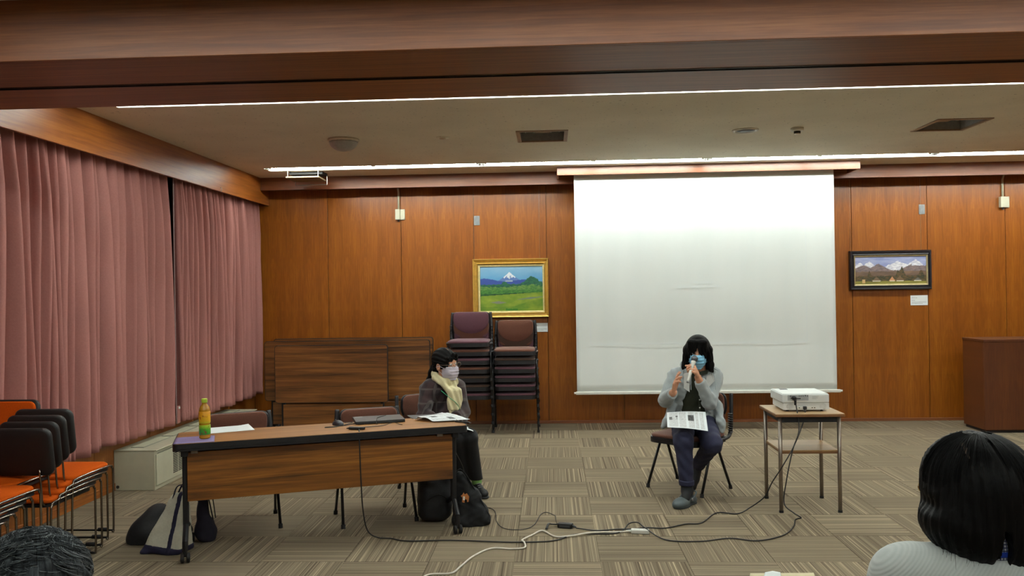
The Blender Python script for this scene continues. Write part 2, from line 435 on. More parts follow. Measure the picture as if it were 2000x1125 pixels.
# picture rail wires, ceiling fittings
def vent(x0,x1,y0,y1,label,cat='vent'):
    t=thing('ceiling_vent',label,cat,((x0+x1)/2,(y0+y1)/2,ZC)); w=(x1-x0)/2; d=(y1-y0)/2
    fr=plain('vent_frame',(150,128,108),.5); dk=plain('vent_inside',(150,150,148),.7); al=plain('vent_alu',(170,172,172),.35,.6)
    b=new(); [bx(b,*q,-.008,.004) for q in ((-w-.02,w+.02,-d-.02,-d+.012),(-w-.02,w+.02,d-.012,d+.02),(-w-.02,-w+.012,-d,d),(w-.012,w+.02,-d,d))]; obj('frame',b,fr,t)
    b=new(); bx(b,-w,w,-d,d,.14,.15); bx(b,-w,-w+.006,-d,d,0,.2); bx(b,w-.006,w,-d,d,0,.2); bx(b,-w,w,d-.006,d,0,.2); bx(b,-w,w,-d,-d+.006,0,.2); obj('duct',b,dk,t)
    for k in range(5):
        x=-w+.05+k*(2*w-.1)/4; obj('fin',box(x-.004,x+.004,-d+.02,d-.02,.07,.16),al,t)
    obj('cross_duct',box(-w*.35,w*.35,d-.16,d-.05,.06,.14,.01),fr,t)
    obj('damper_blade',bx(new(),-w+.03,w-.03,-.003,.003,-.06,.06,M=T(0,-.02,.1)@RX(.9)),plain('damper_grey',(96,98,100),.5,.3),t)
vent(*VENT[0],'square ceiling air vent straight above the left edge of the projection screen'); vent(*VENT[1],'square ceiling air vent at the far right of the picture')
t=thing('dome_lamp','grey hemispherical dome hanging on the ceiling near the curtains','dome',(-1.81,7.22,ZC))
obj('base_ring',lathe(new(),[(.10,0),(.135,0),(.138,-.012),(.128,-.024),(.10,-.024)],32),plain('dome_ring',(205,192,172),.5),t,True)
obj('dome',lathe(new(),[(.126*math.cos(a),-.022-.085*math.sin(a)) for a in [PI/2*k/9 for k in range(9)]]+[(.004,-.108)],32),plain('dome_grey',(168,168,166),.35),t,True)
t=thing('flat_detector','small flat round detector on the ceiling right of the grey dome','detector',(-.935,7.235,ZC))
obj('base_ring',lathe(new(),[(.03,0),(.057,0),(.055,-.008),(.03,-.01)],24),m_ceil,t,True); obj('cap',lathe(new(),[(.028,-.006),(.03,-.016),(.012,-.022),(.003,-.022)],20),plain('detector_tan',(200,182,160),.5),t,True)
t=thing('ceiling_speaker','round flush speaker with white rings in the ceiling above the screen','speaker',(1.69,7.245,ZC))
obj('outer_ring',lathe(new(),[(.085,0),(.112,0),(.112,-.006),(.10,-.014),(.088,-.010),(.085,0)],36),m_white,t,True); obj('grille',lathe(new(),[(.003,-.014),(.05,-.013),(.074,-.008),(.082,-.002)],36),plain('speaker_grille',(66,58,54),.6),t,True)
t=thing('smoke_detector','small white smoke detector with dark chamber right of the round ceiling speaker','smoke detector',(2.12,7.21,ZC))
obj('base',lathe(new(),[(.02,0),(.055,0),(.055,-.022),(.048,-.028),(.02,-.028)],24),m_white,t,True); obj('chamber',lathe(new(),[(.028,-.027),(.028,-.046),(.01,-.048)],20),plain('detector_dark',(40,36,34),.5),t,True); obj('cap',lathe(new(),[(.024,-.046),(.024,-.054),(.004,-.056)],20),m_white,t,True)
t=thing('ceiling_hatch','beige tilted panel on brackets hanging below the ceiling beside the back fascia','panel',(-2.72,9.14,ZC))
obj('opening',box(-.17,.20,-.06,.16,-.03,0),plain('hatch_black',(14,12,12),.7),t); obj('panel',bx(new(),-.185,.185,-.15,.15,-.008,.008,.003,M=T(.0,-.0,-.075)@RX(-.02)),plain('hatch_beige',(112,94,70),.5),t)
b=new(); tube(b,[(-.16,.13,-.0),(-.16,.13,-.125),(.2,.13,-.125)],.006,8); tube(b,[(.2,.13,-.125),(.2,.13,0)],.006,8); pieces('bracket',b,m_steel,t)
b=new(); tube(b,[(-.17,-.12,0),(-.17,-.12,-.07)],.004,8); tube(b,[(.17,-.12,0),(.17,-.12,-.07)],.004,8); pieces('hanger',b,m_steel,t)
# wall boxes
def junction(x,z,label):
    t=thing('junction_box',label,'junction box',(x,YB,z))
    obj('box_body',box(-.055,.0,-.05,0,-.062,.062,.004),m_cream,t); obj('flange',box(.002,.055,-.022,0,-.062,.062,.004),m_cream,t)
    obj('conduit',tube(new(),[(-.018,-.016,.062),(-.018,-.016,.26),(-.018,-.05,.31)],.011,10),m_cream,t,True)
    b=new(); [tube(b,[(sx,-.024,sz),(sx,-.019,sz)],.004,8) for sx in (.045,) for sz in (-.048,.048)]; pieces('screw',b,m_steel,t)
    obj('cable_gland',tube(new(),[(-.018,-.02,-.062),(-.018,-.02,-.085)],.010,8),m_black,t)
junction(-1.785,2.497,'cream junction box with conduit above the folded tables, left of the screen'); junction(5.205,2.503,'cream junction box with conduit at the far right of the back wall')
def plate_box(x,z,label):
    t=thing('wall_plate',label,'wall plate',(x,YB,z)); obj('plate',box(-.034,.034,-.008,0,-.056,.056,.003),plain('plate_grey',(148,150,150),.4,.3),t); obj('cover',box(-.024,.024,-.011,-.008,-.045,.045,.002),plain('cover_grey',(136,140,142),.4,.3),t)
plate_box(-.873,2.409,'grey blank wall plate above the gold-framed painting'); plate_box(4.283,2.439,'grey blank wall plate above the black-framed painting')
# ------------------------------------------------------------------ curtains
m_cur=plain('rose_curtain',(164,114,107),.95,0,.06,90,.12,.05,0)
def curtain(y0,y1,pitch,seed,label,amp=.05,zb=.405):
    R=random.Random(seed); ph=[]; y=y0; a=0; n=int((y1-y0)/.009); k=[R.choice((R.uniform(.35,.6),R.uniform(.8,1.5))) for _ in range(400)]
    amps=[R.uniform(.7,1.15) for _ in range(400)]; sk=[R.uniform(-.35,.35) for _ in range(400)]
    zs=[2.84,2.70,2.55,2.3,2.0,1.7,1.4,1.1,.85,.65,zb+.085,zb+.078,zb+.04,zb]
    cols=[];p=0.0
    for i in range(n+1):
        y=y0+(y1-y0)*i/n; c=int(p/(2*PI)); p+=(y1-y0)/n/pitch*2*PI/k[c%400]
        cols.append((y,p,c))
    V=[];F=[]
    for y,p,c in cols:
        for j,z in enumerate(zs):
            tt=(2.84-z)/2.44; q=(p%(2*PI))/(2*PI)+sk[c%400]*.25*math.sin(p%(2*PI)); s=abs(math.sin(PI*q))**.8; w=amp*amps[c%400]*(0.6+.4*min(1,tt*4))
            x=-3.553+2*w*s*(1+.12*math.sin(z*2.1+c*1.7))+.008*math.sin(p*.31+tt*2)
            yy=y+.012*math.sin(c*2.3+.5)*tt+.01*math.sin(z*2+p*.2)*tt
            x+= (.004 if j>=11 else 0)
            V.append((min(x,-3.402) if z>2.6 else x,yy,z+ (.012*math.sin(p*.17) if j==len(zs)-1 else 0)))
    m=len(zs)
    for i in range(n):
        for j in range(m-1): F.append((i*m+j,i*m+j+1,(i+1)*m+j+1,(i+1)*m+j))
    o=obj('curtain',(V,F),m_cur,None,True); md=o.modifiers.new('s','SOLIDIFY'); md.thickness=.004
    tag(o,label,'curtain','rose curtains'); return o
curtain(3.6,7.46,.122,3,'wide dusty rose pleated curtain on the left, nearer to the camera',.066)
curtain(7.56,9.74,.105,8,'dusty rose pleated curtain between the dark gap and the back wall',.062,.40)
t=thing('curtain_pull','narrow pink strip with a white tag hanging in the gap between the curtains','curtain pull',(-3.46,7.51,.40))
obj('strap',box(-.004,.004,-.03,.03,0,.16,.002),m_cur,t); obj('clip',box(-.0,.012,-.012,.012,.13,.15,.003),m_white,t)
obj('edge_tape',box(-.006,.0,-.042,-.034,.0,2.3),plain('tape_grey',(150,130,128),.6),t)
t=thing('curtain_hook','tiny white hook on the lower edge of the wooden pelmet','hook',(-3.37,8.33,2.655)); obj('hook',tube(new(),[(0,0,.02),(.012,0,.015),(.014,0,-.01),(.004,0,-.02)],.003,6),m_white,t)
# ------------------------------------------------------------------ projection screen
m_box=wood_grain('screen_box_veneer',(92,48,24),(116,64,34),(136,82,46),(1.2,30,30),1,.32)
YS=9.28
t=thing('projection_screen','large white pull-down projection screen in a wooden ceiling box','projection screen',(1.70,YS,0))
b=box(-1.622,1.66,-.12,-.10,2.838,ZC); bx(b,-1.622,-1.602,-.10,.23,2.838,ZC); bx(b,1.64,1.66,-.10,.23,2.838,ZC); obj('screen_box',b,m_box,t)
tt=NT('screen_fabric'); vv=tt.coord((1,1,1)); ff=tt.noise(tt.coord((3,3,.6)),1,2); tt.l(tt.ramp(ff,[(.3,lin((228,234,232))),(.7,lin((234,239,237)))]),tt.b.inputs['Base Color']); m_scr=tt.fin(.7,0,.3)
V=[];F=[];nx,nz=60,30
for i in range(nx+1):
    for j in range(nz+1):
        x=-1.435+2.85*i/nx; z=.435+2.43*j/nz; e=(abs(x)/1.43)**6
        y=.0025*math.sin(x*2.2+z*3)*(1-j/nz)+.002*math.sin(x*5-z*2.2)*(1-j/nz)
        V.append((x,y,z))
for i in range(nx):
    for j in range(nz): a=i*(nz+1)+j; F.append((a,a+nz+1,a+nz+2,a+1))
sf=obj('screen_fabric',(V,F),m_scr,t,True); sf.modifiers.new('s','SOLIDIFY').thickness=.002
obj('weight_bar',box(-1.45,1.455,-.014,.014,.40,.435,.008),m_white,t); b=new(); [tube(b,[(s*1.45+.002,0,.418),(s*1.47+.002,0,.418)],.012,10) for s in (-1,1)]; pieces('bar_end_cap',b,m_white,t)
# faint projected frame and caption: thin pale strips lying on the fabric
m_glow=emit('projected_line',(.93,.97,1,1),.12); m_glow.node_tree.nodes['Principled BSDF'].inputs['Base Color'].default_value=lin((214,220,220))
x0,x1,z0,z1=.42-1.70,2.80-1.70,.958,2.60
b=new(); yy=-.006
for q in ((x0,x1,z0,z0+.006),(x0,x0+.005,z0,z1),(x1-.005,x1,z0,z1)): bx(b,q[0],q[1],yy-.001,yy,q[2],q[3])
R=random.Random(5)
for row,(xa,xb,zz) in enumerate(((-.17,.09,1.63),(-.30,.13,1.585))):
    x=xa
    while x<xb:
        w=R.uniform(.010,.02); k=R.randint(0,3)
        bx(b,x,x+w,yy-.001,yy,zz,zz+.004)
        if k!=0: bx(b,x+w*.45,x+w*.45+.004,yy-.001,yy,zz-.012,zz+.014)
        if k>1: bx(b,x,x+w*.9,yy-.001,yy,zz-.013,zz-.009)
        x+=w+R.choice((.006,.008,.02))
obj('projected_outline',b,m_glow,t,kind='stuff')
# ------------------------------------------------------------------ paintings
def painting(name,x0,x1,z0,z1,ix0,ix1,iz0,iz1,fn,mf,mliner,label,prof,nx,ny):
    cx,cz=(x0+x1)/2,(z0+z1)/2; t=thing(name,label,'painting',(cx,YB,cz))
    def ringset(rings,m,nm):
        b=new(); R=[]
        for (a,c,d,e),y in rings: R.append([b.verts.new((p,y,q)) for p,q in ((a-cx,d-cz),(c-cx,d-cz),(c-cx,e-cz),(a-cx,e-cz))])
        for A,B in zip(R,R[1:]):
            for k in range(4): b.faces.new((A[k],A[(k+1)%4],B[(k+1)%4],B[k]))
        obj(nm,b,m,t)
    def lerp(s): return (x0+(ix0-x0)*s,x1+(ix1-x1)*s,z0+(iz0-z0)*s,z1+(iz1-z1)*s)
    ringset([((x0,x1,z0,z1),-.003)]+[(lerp(s),-y) for s,y in prof],mf,'frame')
    ringset([(lerp(s),-y) for s,y in ((.74,.038),(.76,.046),(.97,.040),(1.0,.030))],mliner,'liner')
    V=[];F=[];C=[]
    for i in range(nx+1):
        for j in range(ny+1):
            V.append((ix0-cx+(ix1-ix0)*i/nx,-.031,iz0-cz+(iz1-iz0)*j/ny)); C.append(lin(fn(i/nx,j/ny)))
    for i in range(nx):
        for j in range(ny): a=i*(ny+1)+j; F.append((a,a+ny+1,a+ny+2,a+1))
    cv=obj('canvas',(V,F),vcol('painted_canvas',.45),t); at=cv.data.color_attributes.new('Col','FLOAT_COLOR','POINT')
    for k,c in enumerate(C): at.data[k].color=c
    b=new(); tube(b,[(x1-cx-.10,-.006,z1-cz),(x1-cx-.10,-.006,2.80-cz)],.0012,6); tube(b,[(x0-cx+.02,-.006,z1-cz),(x0-cx+.02,-.006,2.80-cz)],.0012,6); pieces('hanging_wire',b,m_steel,t)
    return t
def nz(x,y,s=1.0,seed=0):
    v=0;a=.5
    for k in range(4):
        f=s*2**k; v+=a*math.sin(x*f*5.1+1.7*math.sin(y*f*4.3+seed+k)+seed*3.1)*math.cos(y*f*6.7+1.3*math.sin(x*f*3.9-seed)); a*=.55
    return v
def mixc(a,b,t): t=max(0,min(1,t)); return tuple(a[i]+(b[i]-a[i])*t for i in range(3))
def art1(u,v):
    n=nz(u,v,2,1); n2=nz(u*3,v*3,3,5)
    c=mixc((96,160,205),(150,190,214),(v-.7)*3+.2*n)
    dx=abs(u-.47); mt=.66+.22*max(0,1-dx/.24)**1.5
    if v<mt:
        sn=.735+.05*dx/.2-.012*math.sin(u*70)-.01*math.sin(u*150)
        c=(232,238,244) if v>sn else (96,126,184)
        if v>sn and math.sin((u-.47)*95)>.55 and v<mt-.03 and v<.80: c=(150,170,206)
    if v<.70-.13*max(0,(u-.5))+.02*n+.03*math.sin(u*9+1): c=(52,76,150)
    if .655<v<.69+.0*n and .40<u<.52 and abs(v-.672)<.012+.004*n: c=(170,180,190)
    hill=.60+.02*n2
    if u>.62: hill=.60+.17*math.exp(-((u-.83)/.12)**2)+.03*n2
    if .33<u<.46: hill=.60+.07*math.exp(-((u-.39)/.04)**2)+.02*n2
    if v<hill: c=mixc((24,76,62),(44,104,70),.5+n2)
    if v<.54+.05*math.exp(-((u-.8)/.15)**2)+.03*n2: c=mixc((62,112,52),(108,140,66),.5+1.2*n2)
    if v<.47+.03*n2: c=mixc((44,98,40),(84,134,50),.4+n2)
    if v<.38+.03*u: c=mixc((20,62,34),(40,90,40),.5+n2)
    if v<.335+.08*u: c=mixc((104,136,36),(146,160,54),.5+.8*n)
    if abs(v-.19-.01*n)<.03*max(0,1-abs(u-.29)/.14): c=(124,126,110)
    if abs(v-(.27+.14*(u-.72)))<.022*max(0,1-abs(u-.8)/.24): c=(112,126,112)
    if v<.10+.32*max(0,u-.55)**.8: c=mixc((88,124,30),(128,148,40),.5+n)
    if v<.05+.02*n2 and .4<u<.6: c=(52,108,28)
    return c
def art2(u,v):
    n=nz(u,v,2,3); n2=nz(u*3,v*2,3,7)
    c=mixc((140,150,196),(170,176,208),.5+n)
    rid=max(.60+.24*max(0,1-abs(u-.20)/.12),.62+.17*max(0,1-abs(u-.07)/.1),.58+.25*max(0,1-abs(u-.60)/.2)**.8,.55+.35*max(0,1-abs(u-.85)/.18))+.03*n2
    if v<rid: c=mixc((200,200,212),(236,236,240),.5+1.5*n2)
    low=max(.70-abs(u-.12)*1.0,.76-abs(u-.33)*1.5,.50,.72-abs(u-.80)*1.2 if u<.8 else .66,.63-abs(u-.95)*1.0)+.03*n2
    if v<low: c=mixc((104,92,96),(138,120,118),.5+n2)
    if v<.46+.03*n2: c=mixc((122,96,76),(96,78,66),.5+n)
    tr=.30+.05*n2+.18*math.exp(-((u-.20)/.02)**2)+.32*math.exp(-((u-.66)/.035)**2)+.2*math.exp(-((u-.60)/.02)**2)+.2*math.exp(-((u-.93)/.03)**2)
    if v<tr: c=mixc((48,52,36),(92,72,44),.5+1.3*n2)
    for a,w,h,cc in ((.30,.08,.16,(112,92,72)),(.63,.07,.20,(110,88,66)),(.52,.05,.17,(196,140,100)),(.88,.07,.13,(104,100,98))):
        if abs(u-a)<w*(1.1-(v-.08)/h) and .10<v<.10+h: c=cc
        if abs(u-a)<w*.7 and .095<v<.125: c=(226,220,204)
    if v<.10+.02*n: c=mixc((120,116,52),(146,138,62),.5+n)
    if abs(u-.12)<.022 and .03<v<.17: c=(206,170,120)
    return c
m_gold=plain('gold_frame',(214,172,84),.36,.5,.12,20); m_lin1=plain('cream_liner',(232,212,150),.45,.2)
painting('framed_painting',-.933,-.036,1.258,1.950,-.842,-.106,1.336,1.857,art1,m_gold,m_lin1,'gold-framed painting of a snow-capped mountain above green fields',((.0,.045),(.08,.062),(.22,.055),(.30,.042),(.5,.040),(.62,.058),(.72,.050),(.74,.03)),170,110)
m_blkf=plain('black_frame',(30,28,32),.32,.1,.2); m_lin2=plain('pale_gold_liner',(176,160,118),.4,.5)
painting('framed_painting',3.444,4.366,1.518,1.970,3.507,4.309,1.585,1.898,art2,m_blkf,m_lin2,'wide black-framed painting of snowy mountains behind farmhouses',((.0,.04),(.12,.052),(.4,.050),(.46,.040),(.62,.046),(.72,.044),(.74,.03)),190,80)
def caption(x0,x1,z0,z1,label,seed):
    t=thing('caption_card',label,'caption card',((x0+x1)/2,YB,(z0+z1)/2)); w,h=(x1-x0)/2,(z1-z0)/2
    obj('card',box(-w,w,-.005,0,-h,h,.001,seg=1),m_paper,t); b=new(); R=random.Random(seed); ink=plain('caption_ink',(120,122,124),.7)
    for zz,e in ((.5,-.35),(.0,-.55),(-.35,.85),(-.6,.3)):
        x=-w*.85
        while x<w*e: l=R.uniform(.004,.012); bx(b,x,x+l,-.006,-.005,zz*h-.0022,zz*h+.0022); x+=l+.004
    obj('caption_text',b,ink,t,kind='stuff')
caption(-.227,-.054,1.081,1.186,'small white caption card beside the right chair stack, below the gold painting',1); caption(4.139,4.334,1.332,1.447,'small white caption card below the black-framed painting',2)
# ------------------------------------------------------------------ podium and heater unit
m_pod=wood_wall('podium_veneer',(70,34,9),(88,44,12),(106,58,19),.2,.5)
t=thing('podium','plain reddish-brown wooden podium standing against the back wall at the right','podium',(4.53,8.95,0))
obj('plinth',box(.015,.985,.015,.44,0,.03),m_darkrec,t); obj('front_panel',box(0,1.0,0,.02,.03,.955,.002,seg=1),m_pod,t); obj('side_panel',box(0,.02,.021,.455,.03,.955,.002,seg=1),m_pod,t); obj('side_panel',box(.98,1.0,.021,.455,.03,.955,.002,seg=1),m_pod,t)
obj('top',box(-.004,1.004,-.004,.46,.956,.982,.003),m_pod,t)
t=thing('fan_coil_unit','long cream floor-standing heater cabinet with louvres under the curtains','heater',(XL+.002,6.585,0))
L_=2.3
obj('cabinet',box(0,.34,.0,L_,.0,.318,.004),m_cream,t); obj('front_panel',box(.341,.352,.012,L_/2-.004,.035,.285,.003),m_cream,t); obj('front_panel',box(.341,.352,L_/2+.004,L_-.012,.035,.285,.003),m_cream,t)
obj('top_edge',box(-.0,.356,-.003,L_+.003,.318,.327,.003),m_cream,t)
gr=plain('grille_grey',(138,138,122),.6)
for k in range(4):
    g=obj('top_grille',box(.09,.20,.10+k*.54,.60+k*.54,.327,.331,.001,seg=1),gr,t)
    b=new(); [bx(b,.095+.013*i,.099+.013*i,.11+k*.54,.59+k*.54,.331,.334) for i in range(8)]; pieces('grille_bar',b,m_cream,g)
dk=plain('louvre_dark',(30,28,24),.7)
for c0 in range(2):
    for r0 in range(13): obj('louvre',bx(new(),.3525,.3545,0,.085,0,.007,M=T(0,.30+c0*.10,.075+r0*.0145)),dk,t)
obj('pipe_hole',tube(new(),[(.03,-.002,.028),(.03,.002,.028)],.013,16),dk,t)
obj('panel_gap',box(.3525,.3535,.02,1.1,.295,.299),dk,t)
# ------------------------------------------------------------------ upholstered stacking chairs
m_brown=plain('brown_upholstery',(104,66,52),.85,0,.10,140,.15,.2,.2); m_mauve=plain('mauve_upholstery',(100,66,76),.85,0,.10,140,.15,.2,.2)
m_dbrown=plain('dark_brown_upholstery',(74,54,44),.85,0,.10,140,.15,.2,.2)
m_shell=plain('black_chair_shell',(28,27,30),.42,0,.15); m_leg=plain('black_lacquered_tube',(26,26,28),.28,.3,.15)
def shield(w,h,n=10):
    """back pad outline: straight top with small corners, deep round bottom (y up)"""
    o=[]
    for k in range(n+1):
        a=PI/2*k/n; o.append((w/2-.04+.04*math.sin(PI/2-a) if 0 else w/2-.045+.045*math.cos(a),h/2-.045+.045*math.sin(a)))
    for k in range(n+1):
        a=PI/2+PI/2*k/n; o.append((-w/2+.045+.045*math.cos(a),h/2-.045+.045*math.sin(a)))
    for k in range(0,2*n+1):
        a=PI+PI*k/(2*n); o.append((w/2*math.cos(a),h/2-.085+(h-.085)*math.sin(a)*(1 if 1 else 0)))
    return o
def make_chair(m=m_brown):
    t=thing('stacking_chair','','chair')
    seat_o=rrect(.45,.42,.07,5,.05)
    obj('seat',pad(new(),seat_o,.030,.010,T(0,.01,.408)),m,t,True)
    obj('seat_pan',plate(new(),rrect(.465,.435,.075,5,.055),  .370,.411,T(0,.01,0)),m_shell,t)
    Mb=T(0,-.245,.615)@RX(PI/2+.10)@RY(PI)       # local z -> +y (front of the back)
    Mb=T(0,-.238,.618)@Matrix(((-1,0,0,0),(0,.10,.995,0),(0,.995,-.10,0),(0,0,0,1)))
    Mb=T(0,-.235,.618)@RX(PI/2-.12)@Matrix(((1,0,0,0),(0,1,0,0),(0,0,-1,0),(0,0,0,1)))
    out=shield(.405,.25)
    obj('backrest',pad(new(),out,.026,.012,Mb,.35),m,t,True)
    obj('back_shell',pad(new(),[(x*1.06,y*1.04-.005) for x,y in out],.020,.004,Mb@T(0,0,-.018),.35),m_shell,t,True)
    obj('lumbar_pad',pad(new(),rrect(.375,.17,.055,5),.018,.006,T(0,-.254,.535)@RX(PI/2-.06)@Matrix.Diagonal((1,1,-1,1)),.3),m,t,True)
    for s in (-1,1):
        p=smooth_path([(s*.232,.05,.395),(s*.232,-.17,.395),(s*.232,-.235,.43),(s*.232,-.25,.50),(s*.228,-.262,.62),(s*.218,-.280,.735)],5)
        fr=obj('back_frame',tube(new(),p,.0165,10,True,.75),m_shell,t,True)
        b=new()
        for k in range(9): z=.435+.018*k; lathe(b,[(.017,-.004),(.0195,-.001),(.0195,.002),(.017,.005)],10,(s*.232,-.238-.0*k,z))
        obj('bellows',b,m_shell,fr,kind='stuff')
        for e in (-1,1):
            l=obj('leg',tube(new(),[(s*.236,e*.018,.40),(s*.250,e*.20,.012)],.0125,10,True,.8),m_leg,t,True)
            obj('foot_cap',tube(new(),[(s*.2495,e*.194,.028),(s*.2505,e*.2,.0)],.015,10),m_rubber,l)
        obj('stacking_knob',lathe(new(),[(.004,-.012),(.017,-.012),(.019,0),(.017,.012),(.004,.012)],12,M=T(s*.246,0,.395)@RY(PI/2)),m_leg,t)
    obj('crossbar',tube(new(),[(-.24,0,.375),(.24,0,.375)],.012,10),m_leg,t)
    return t
def face(fx,fy): return math.atan2(-fx,fy)
chair0=make_chair(); used=[False]
def chair(x,y,fx,fy,label,m=m_brown,z=0,group=None):
    o=chair0 if not used[0] else copy_tree(chair0); used[0]=True
    o.location=(x,y,z); o.rotation_euler=(0,0,face(fx,fy)); o['label']=label
    if group: o['group']=group
    for c in o.children:
        if c.name.split('.')[0] in ('seat','backrest','lumbar_pad') and m is not m_brown:
            c.data=c.data.copy(); c.data.materials.clear(); c.data.materials.append(m)
    return o
chair(1.056,6.60,-.69,-.72,'brown padded chair with black frame under the person holding the microphone')
chair(-2.16,5.60,.40,-.917,'empty brown padded chair behind the desk, beside the green bottle')
chair(-1.26,5.77,.375,-.927,'empty brown padded chair behind the desk, behind the closed laptop')
chair(-.93,6.62,.62,-.78,'brown padded chair under the person with the cream scarf')
names=['lowest','second from the bottom','third from the bottom','fourth from the bottom','third from the top','second from the top','topmost']
for k in range(7):
    chair(-.925,9.38-.028*k,0,-1,'padded chair in the taller left stack by the wall, %s of seven'%names[k],[m_mauve,m_dbrown,m_dbrown,m_brown,m_mauve,m_brown,m_mauve][k],.0993*k,'left stack of chairs')
names=['lowest','second from the bottom','third from the bottom','third from the top','second from the top','topmost']
for k in range(6):
    chair(-.42,9.38-.028*k,0,-1,'padded chair in the lower right stack by the wall, %s of six'%names[k],[m_mauve,m_mauve,m_mauve,m_mauve,m_dbrown,m_brown][k],.0993*k,'right stack of chairs')
# chairs that carry the two people of the audience (below the frame)
chair(.95,1.90,-.1,1,'padded chair under the person in the grey ribbed sweater, below the picture edge'); chair(-1.06,1.55,.0,1,'padded chair under the grey-haired person, below the picture edge')
# ------------------------------------------------------------------ orange chrome chairs
m_org=plain('orange_upholstery',(190,80,14),.9,0,.08,120,.15,.08,.0); m_bback=plain('black_back_shell',(15,13,13),.55,0,.2)
m_chr=plain('chrome_rod',(150,142,132),.2,1,.08)
def make_org():
    t=thing('wire_stacking_chair','','chair')
    obj('seat',pad(new(),rrect(.42,.44,.06,5,.05),.032,.010,T(0,0,.415)),m_org,t,True)
    obj('seat_pan',plate(new(),rrect(.425,.445,.06,5,.05),.398,.413),m_bback,t)
    for s in (-1,1):
        x=s*.218
        p=smooth_path([(x,.21,.0),(x,.225,.03),(x,.225,.36),(x,.215,.405),(x,.17,.425),(x,-.17,.425),(x,-.215,.405),(x,-.225,.36),(x,-.235,.03),(x,-.22,.008)],4)
        obj('side_frame',tube(new(),p,.0065,8),m_chr,t,True)
        obj('back_rod',tube(new(),smooth_path([(s*.12+.06,-.17,.405),(s*.12+.06,-.235,.42),(s*.12+.06,-.25,.50),(s*.12+.06,-.265,.62)],4),.0055,8),m_chr,t,True)
    obj('front_runner',tube(new(),[(-.218,.212,.008),(.218,.212,.008)],.0065,8),m_bback,t); obj('rear_runner',tube(new(),[(-.218,-.222,.008),(.218,-.222,.008)],.0065,8),m_bback,t)
    for s in (-1,1):
        obj('glide',lathe(new(),[(.004,-.035),(.013,-.03),(.014,.03),(.004,.035)],10,M=T(s*.155,.212,.012)@RY(PI/2)),m_rubber,t,True)
    Mb=T(.07,-.245,.715)@RX(PI/2+.14)
    o=rrect(.33,.26,.045,5)
    obj('backrest',pad(new(),[(x*.97,y*.97) for x,y in o],.022,.006,T(.07,-.236,.715)@RX(PI/2+.14)@Matrix.Diagonal((1,1,-1,1)),.3),m_org,t,True)
    obj('back_shell',pad(new(),[(x*1.05,y*1.05) for x,y in o],.034,.004,Mb@T(0,0,-.014),-.3),m_bback,t,True)
    return t
org0=make_org(); first=[True]
def org(x,y,z,rz,label,group=None):
    o=org0 if first[0] else copy_tree(org0); first[0]=False
    o.location=(x,y,z); o.rotation_euler=(0,0,rz); o['label']=label
    if group: o['group']=group
nm=['lowest','second from the bottom','third from the bottom','topmost']
for k in range(4): org(-3.045,4.755+.07*k,.026*k,0,'orange seat black-backed chair, stack nearest the heater, %s'%nm[k],'orange chairs stacked by the curtains, front row')
for k in range(5): org(-3.05,3.94+.07*k,.026*k,0,'orange seat chair, stack cut by left picture edge, %s'%(['lowest','second from the bottom','middle','second from the top','topmost'][k]),'orange chairs stacked at the picture edge')
org(-3.19,4.60,.115,PI,'chair showing its orange backrest behind the black chair backs at the left edge')
# ------------------------------------------------------------------ long desk
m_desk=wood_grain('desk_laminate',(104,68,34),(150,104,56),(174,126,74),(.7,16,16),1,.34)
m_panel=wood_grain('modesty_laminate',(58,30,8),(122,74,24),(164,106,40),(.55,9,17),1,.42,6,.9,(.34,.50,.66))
m_edge=plain('black_edge_band',(30,31,34),.36)
def caster(parent,x,y,z=.058):
    c=obj('caster',box(x-.012,x+.012,y-.014,y+.014,z-.024,z+.012,.004),m_black,parent)
    b=new(); [lathe(b,[(.008,-.009),(.026,-.009),(.029,-.005),(.029,.005),(.026,.009),(.008,.009)],20,M=T(x+s*.017,y-.006,.029)@RY(PI/2)) for s in (-1,1)]; pieces('wheel',b,m_rubber,c,False)
ang=math.atan2(.348,.937); D=thing('folding_desk','long wood-grain desk on casters with black edge and front panel','desk',(-1.405,5.10,0),ang)
o=rrect(1.80,.452,.03,4); obj('edge_band',plate(new(),o,.655,.6985,T(0,.226,0)),m_edge,D)
obj('tabletop',plate(new(),rrect(1.786,.438,.026,4),.6985,.7005,T(0,.226,0)),m_desk,D)
obj('edge_groove',box(-.88,.88,-.0015,.0,.668,.672),m_black,D)
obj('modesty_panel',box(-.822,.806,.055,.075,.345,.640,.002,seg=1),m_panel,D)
obj('under_rail',box(-.82,.82,.10,.14,.610,.655),m_black,D); obj('under_rail',box(-.82,.82,.32,.36,.610,.655),m_black,D)
for s,x in ((-1,-.835),(1,.82)):
    l=obj('leg',box(x-.017,x+.017,.075,.125,.19,.655,.008),m_black,D)
    obj('foot',tube(new(),[(x,.44,.075),(x,.40,.10),(x,.13,.205),(x,.09,.205),(x,.02,.135),(x,.0,.12),(x,-.004,.07)],.017,8),m_black,D)
    b=new(); bx(b,x-.02,x+.02,.02,.40,.62,.655,.004); pieces('bracket',b,m_black,D)
    caster(D,x,.0); caster(D,x,.44)
obj('panel_hinge',box(-.80,-.76,.04,.06,.632,.655,.002),m_steel,D); obj('panel_hinge',box(.70,.74,.04,.06,.632,.655,.002),m_steel,D)
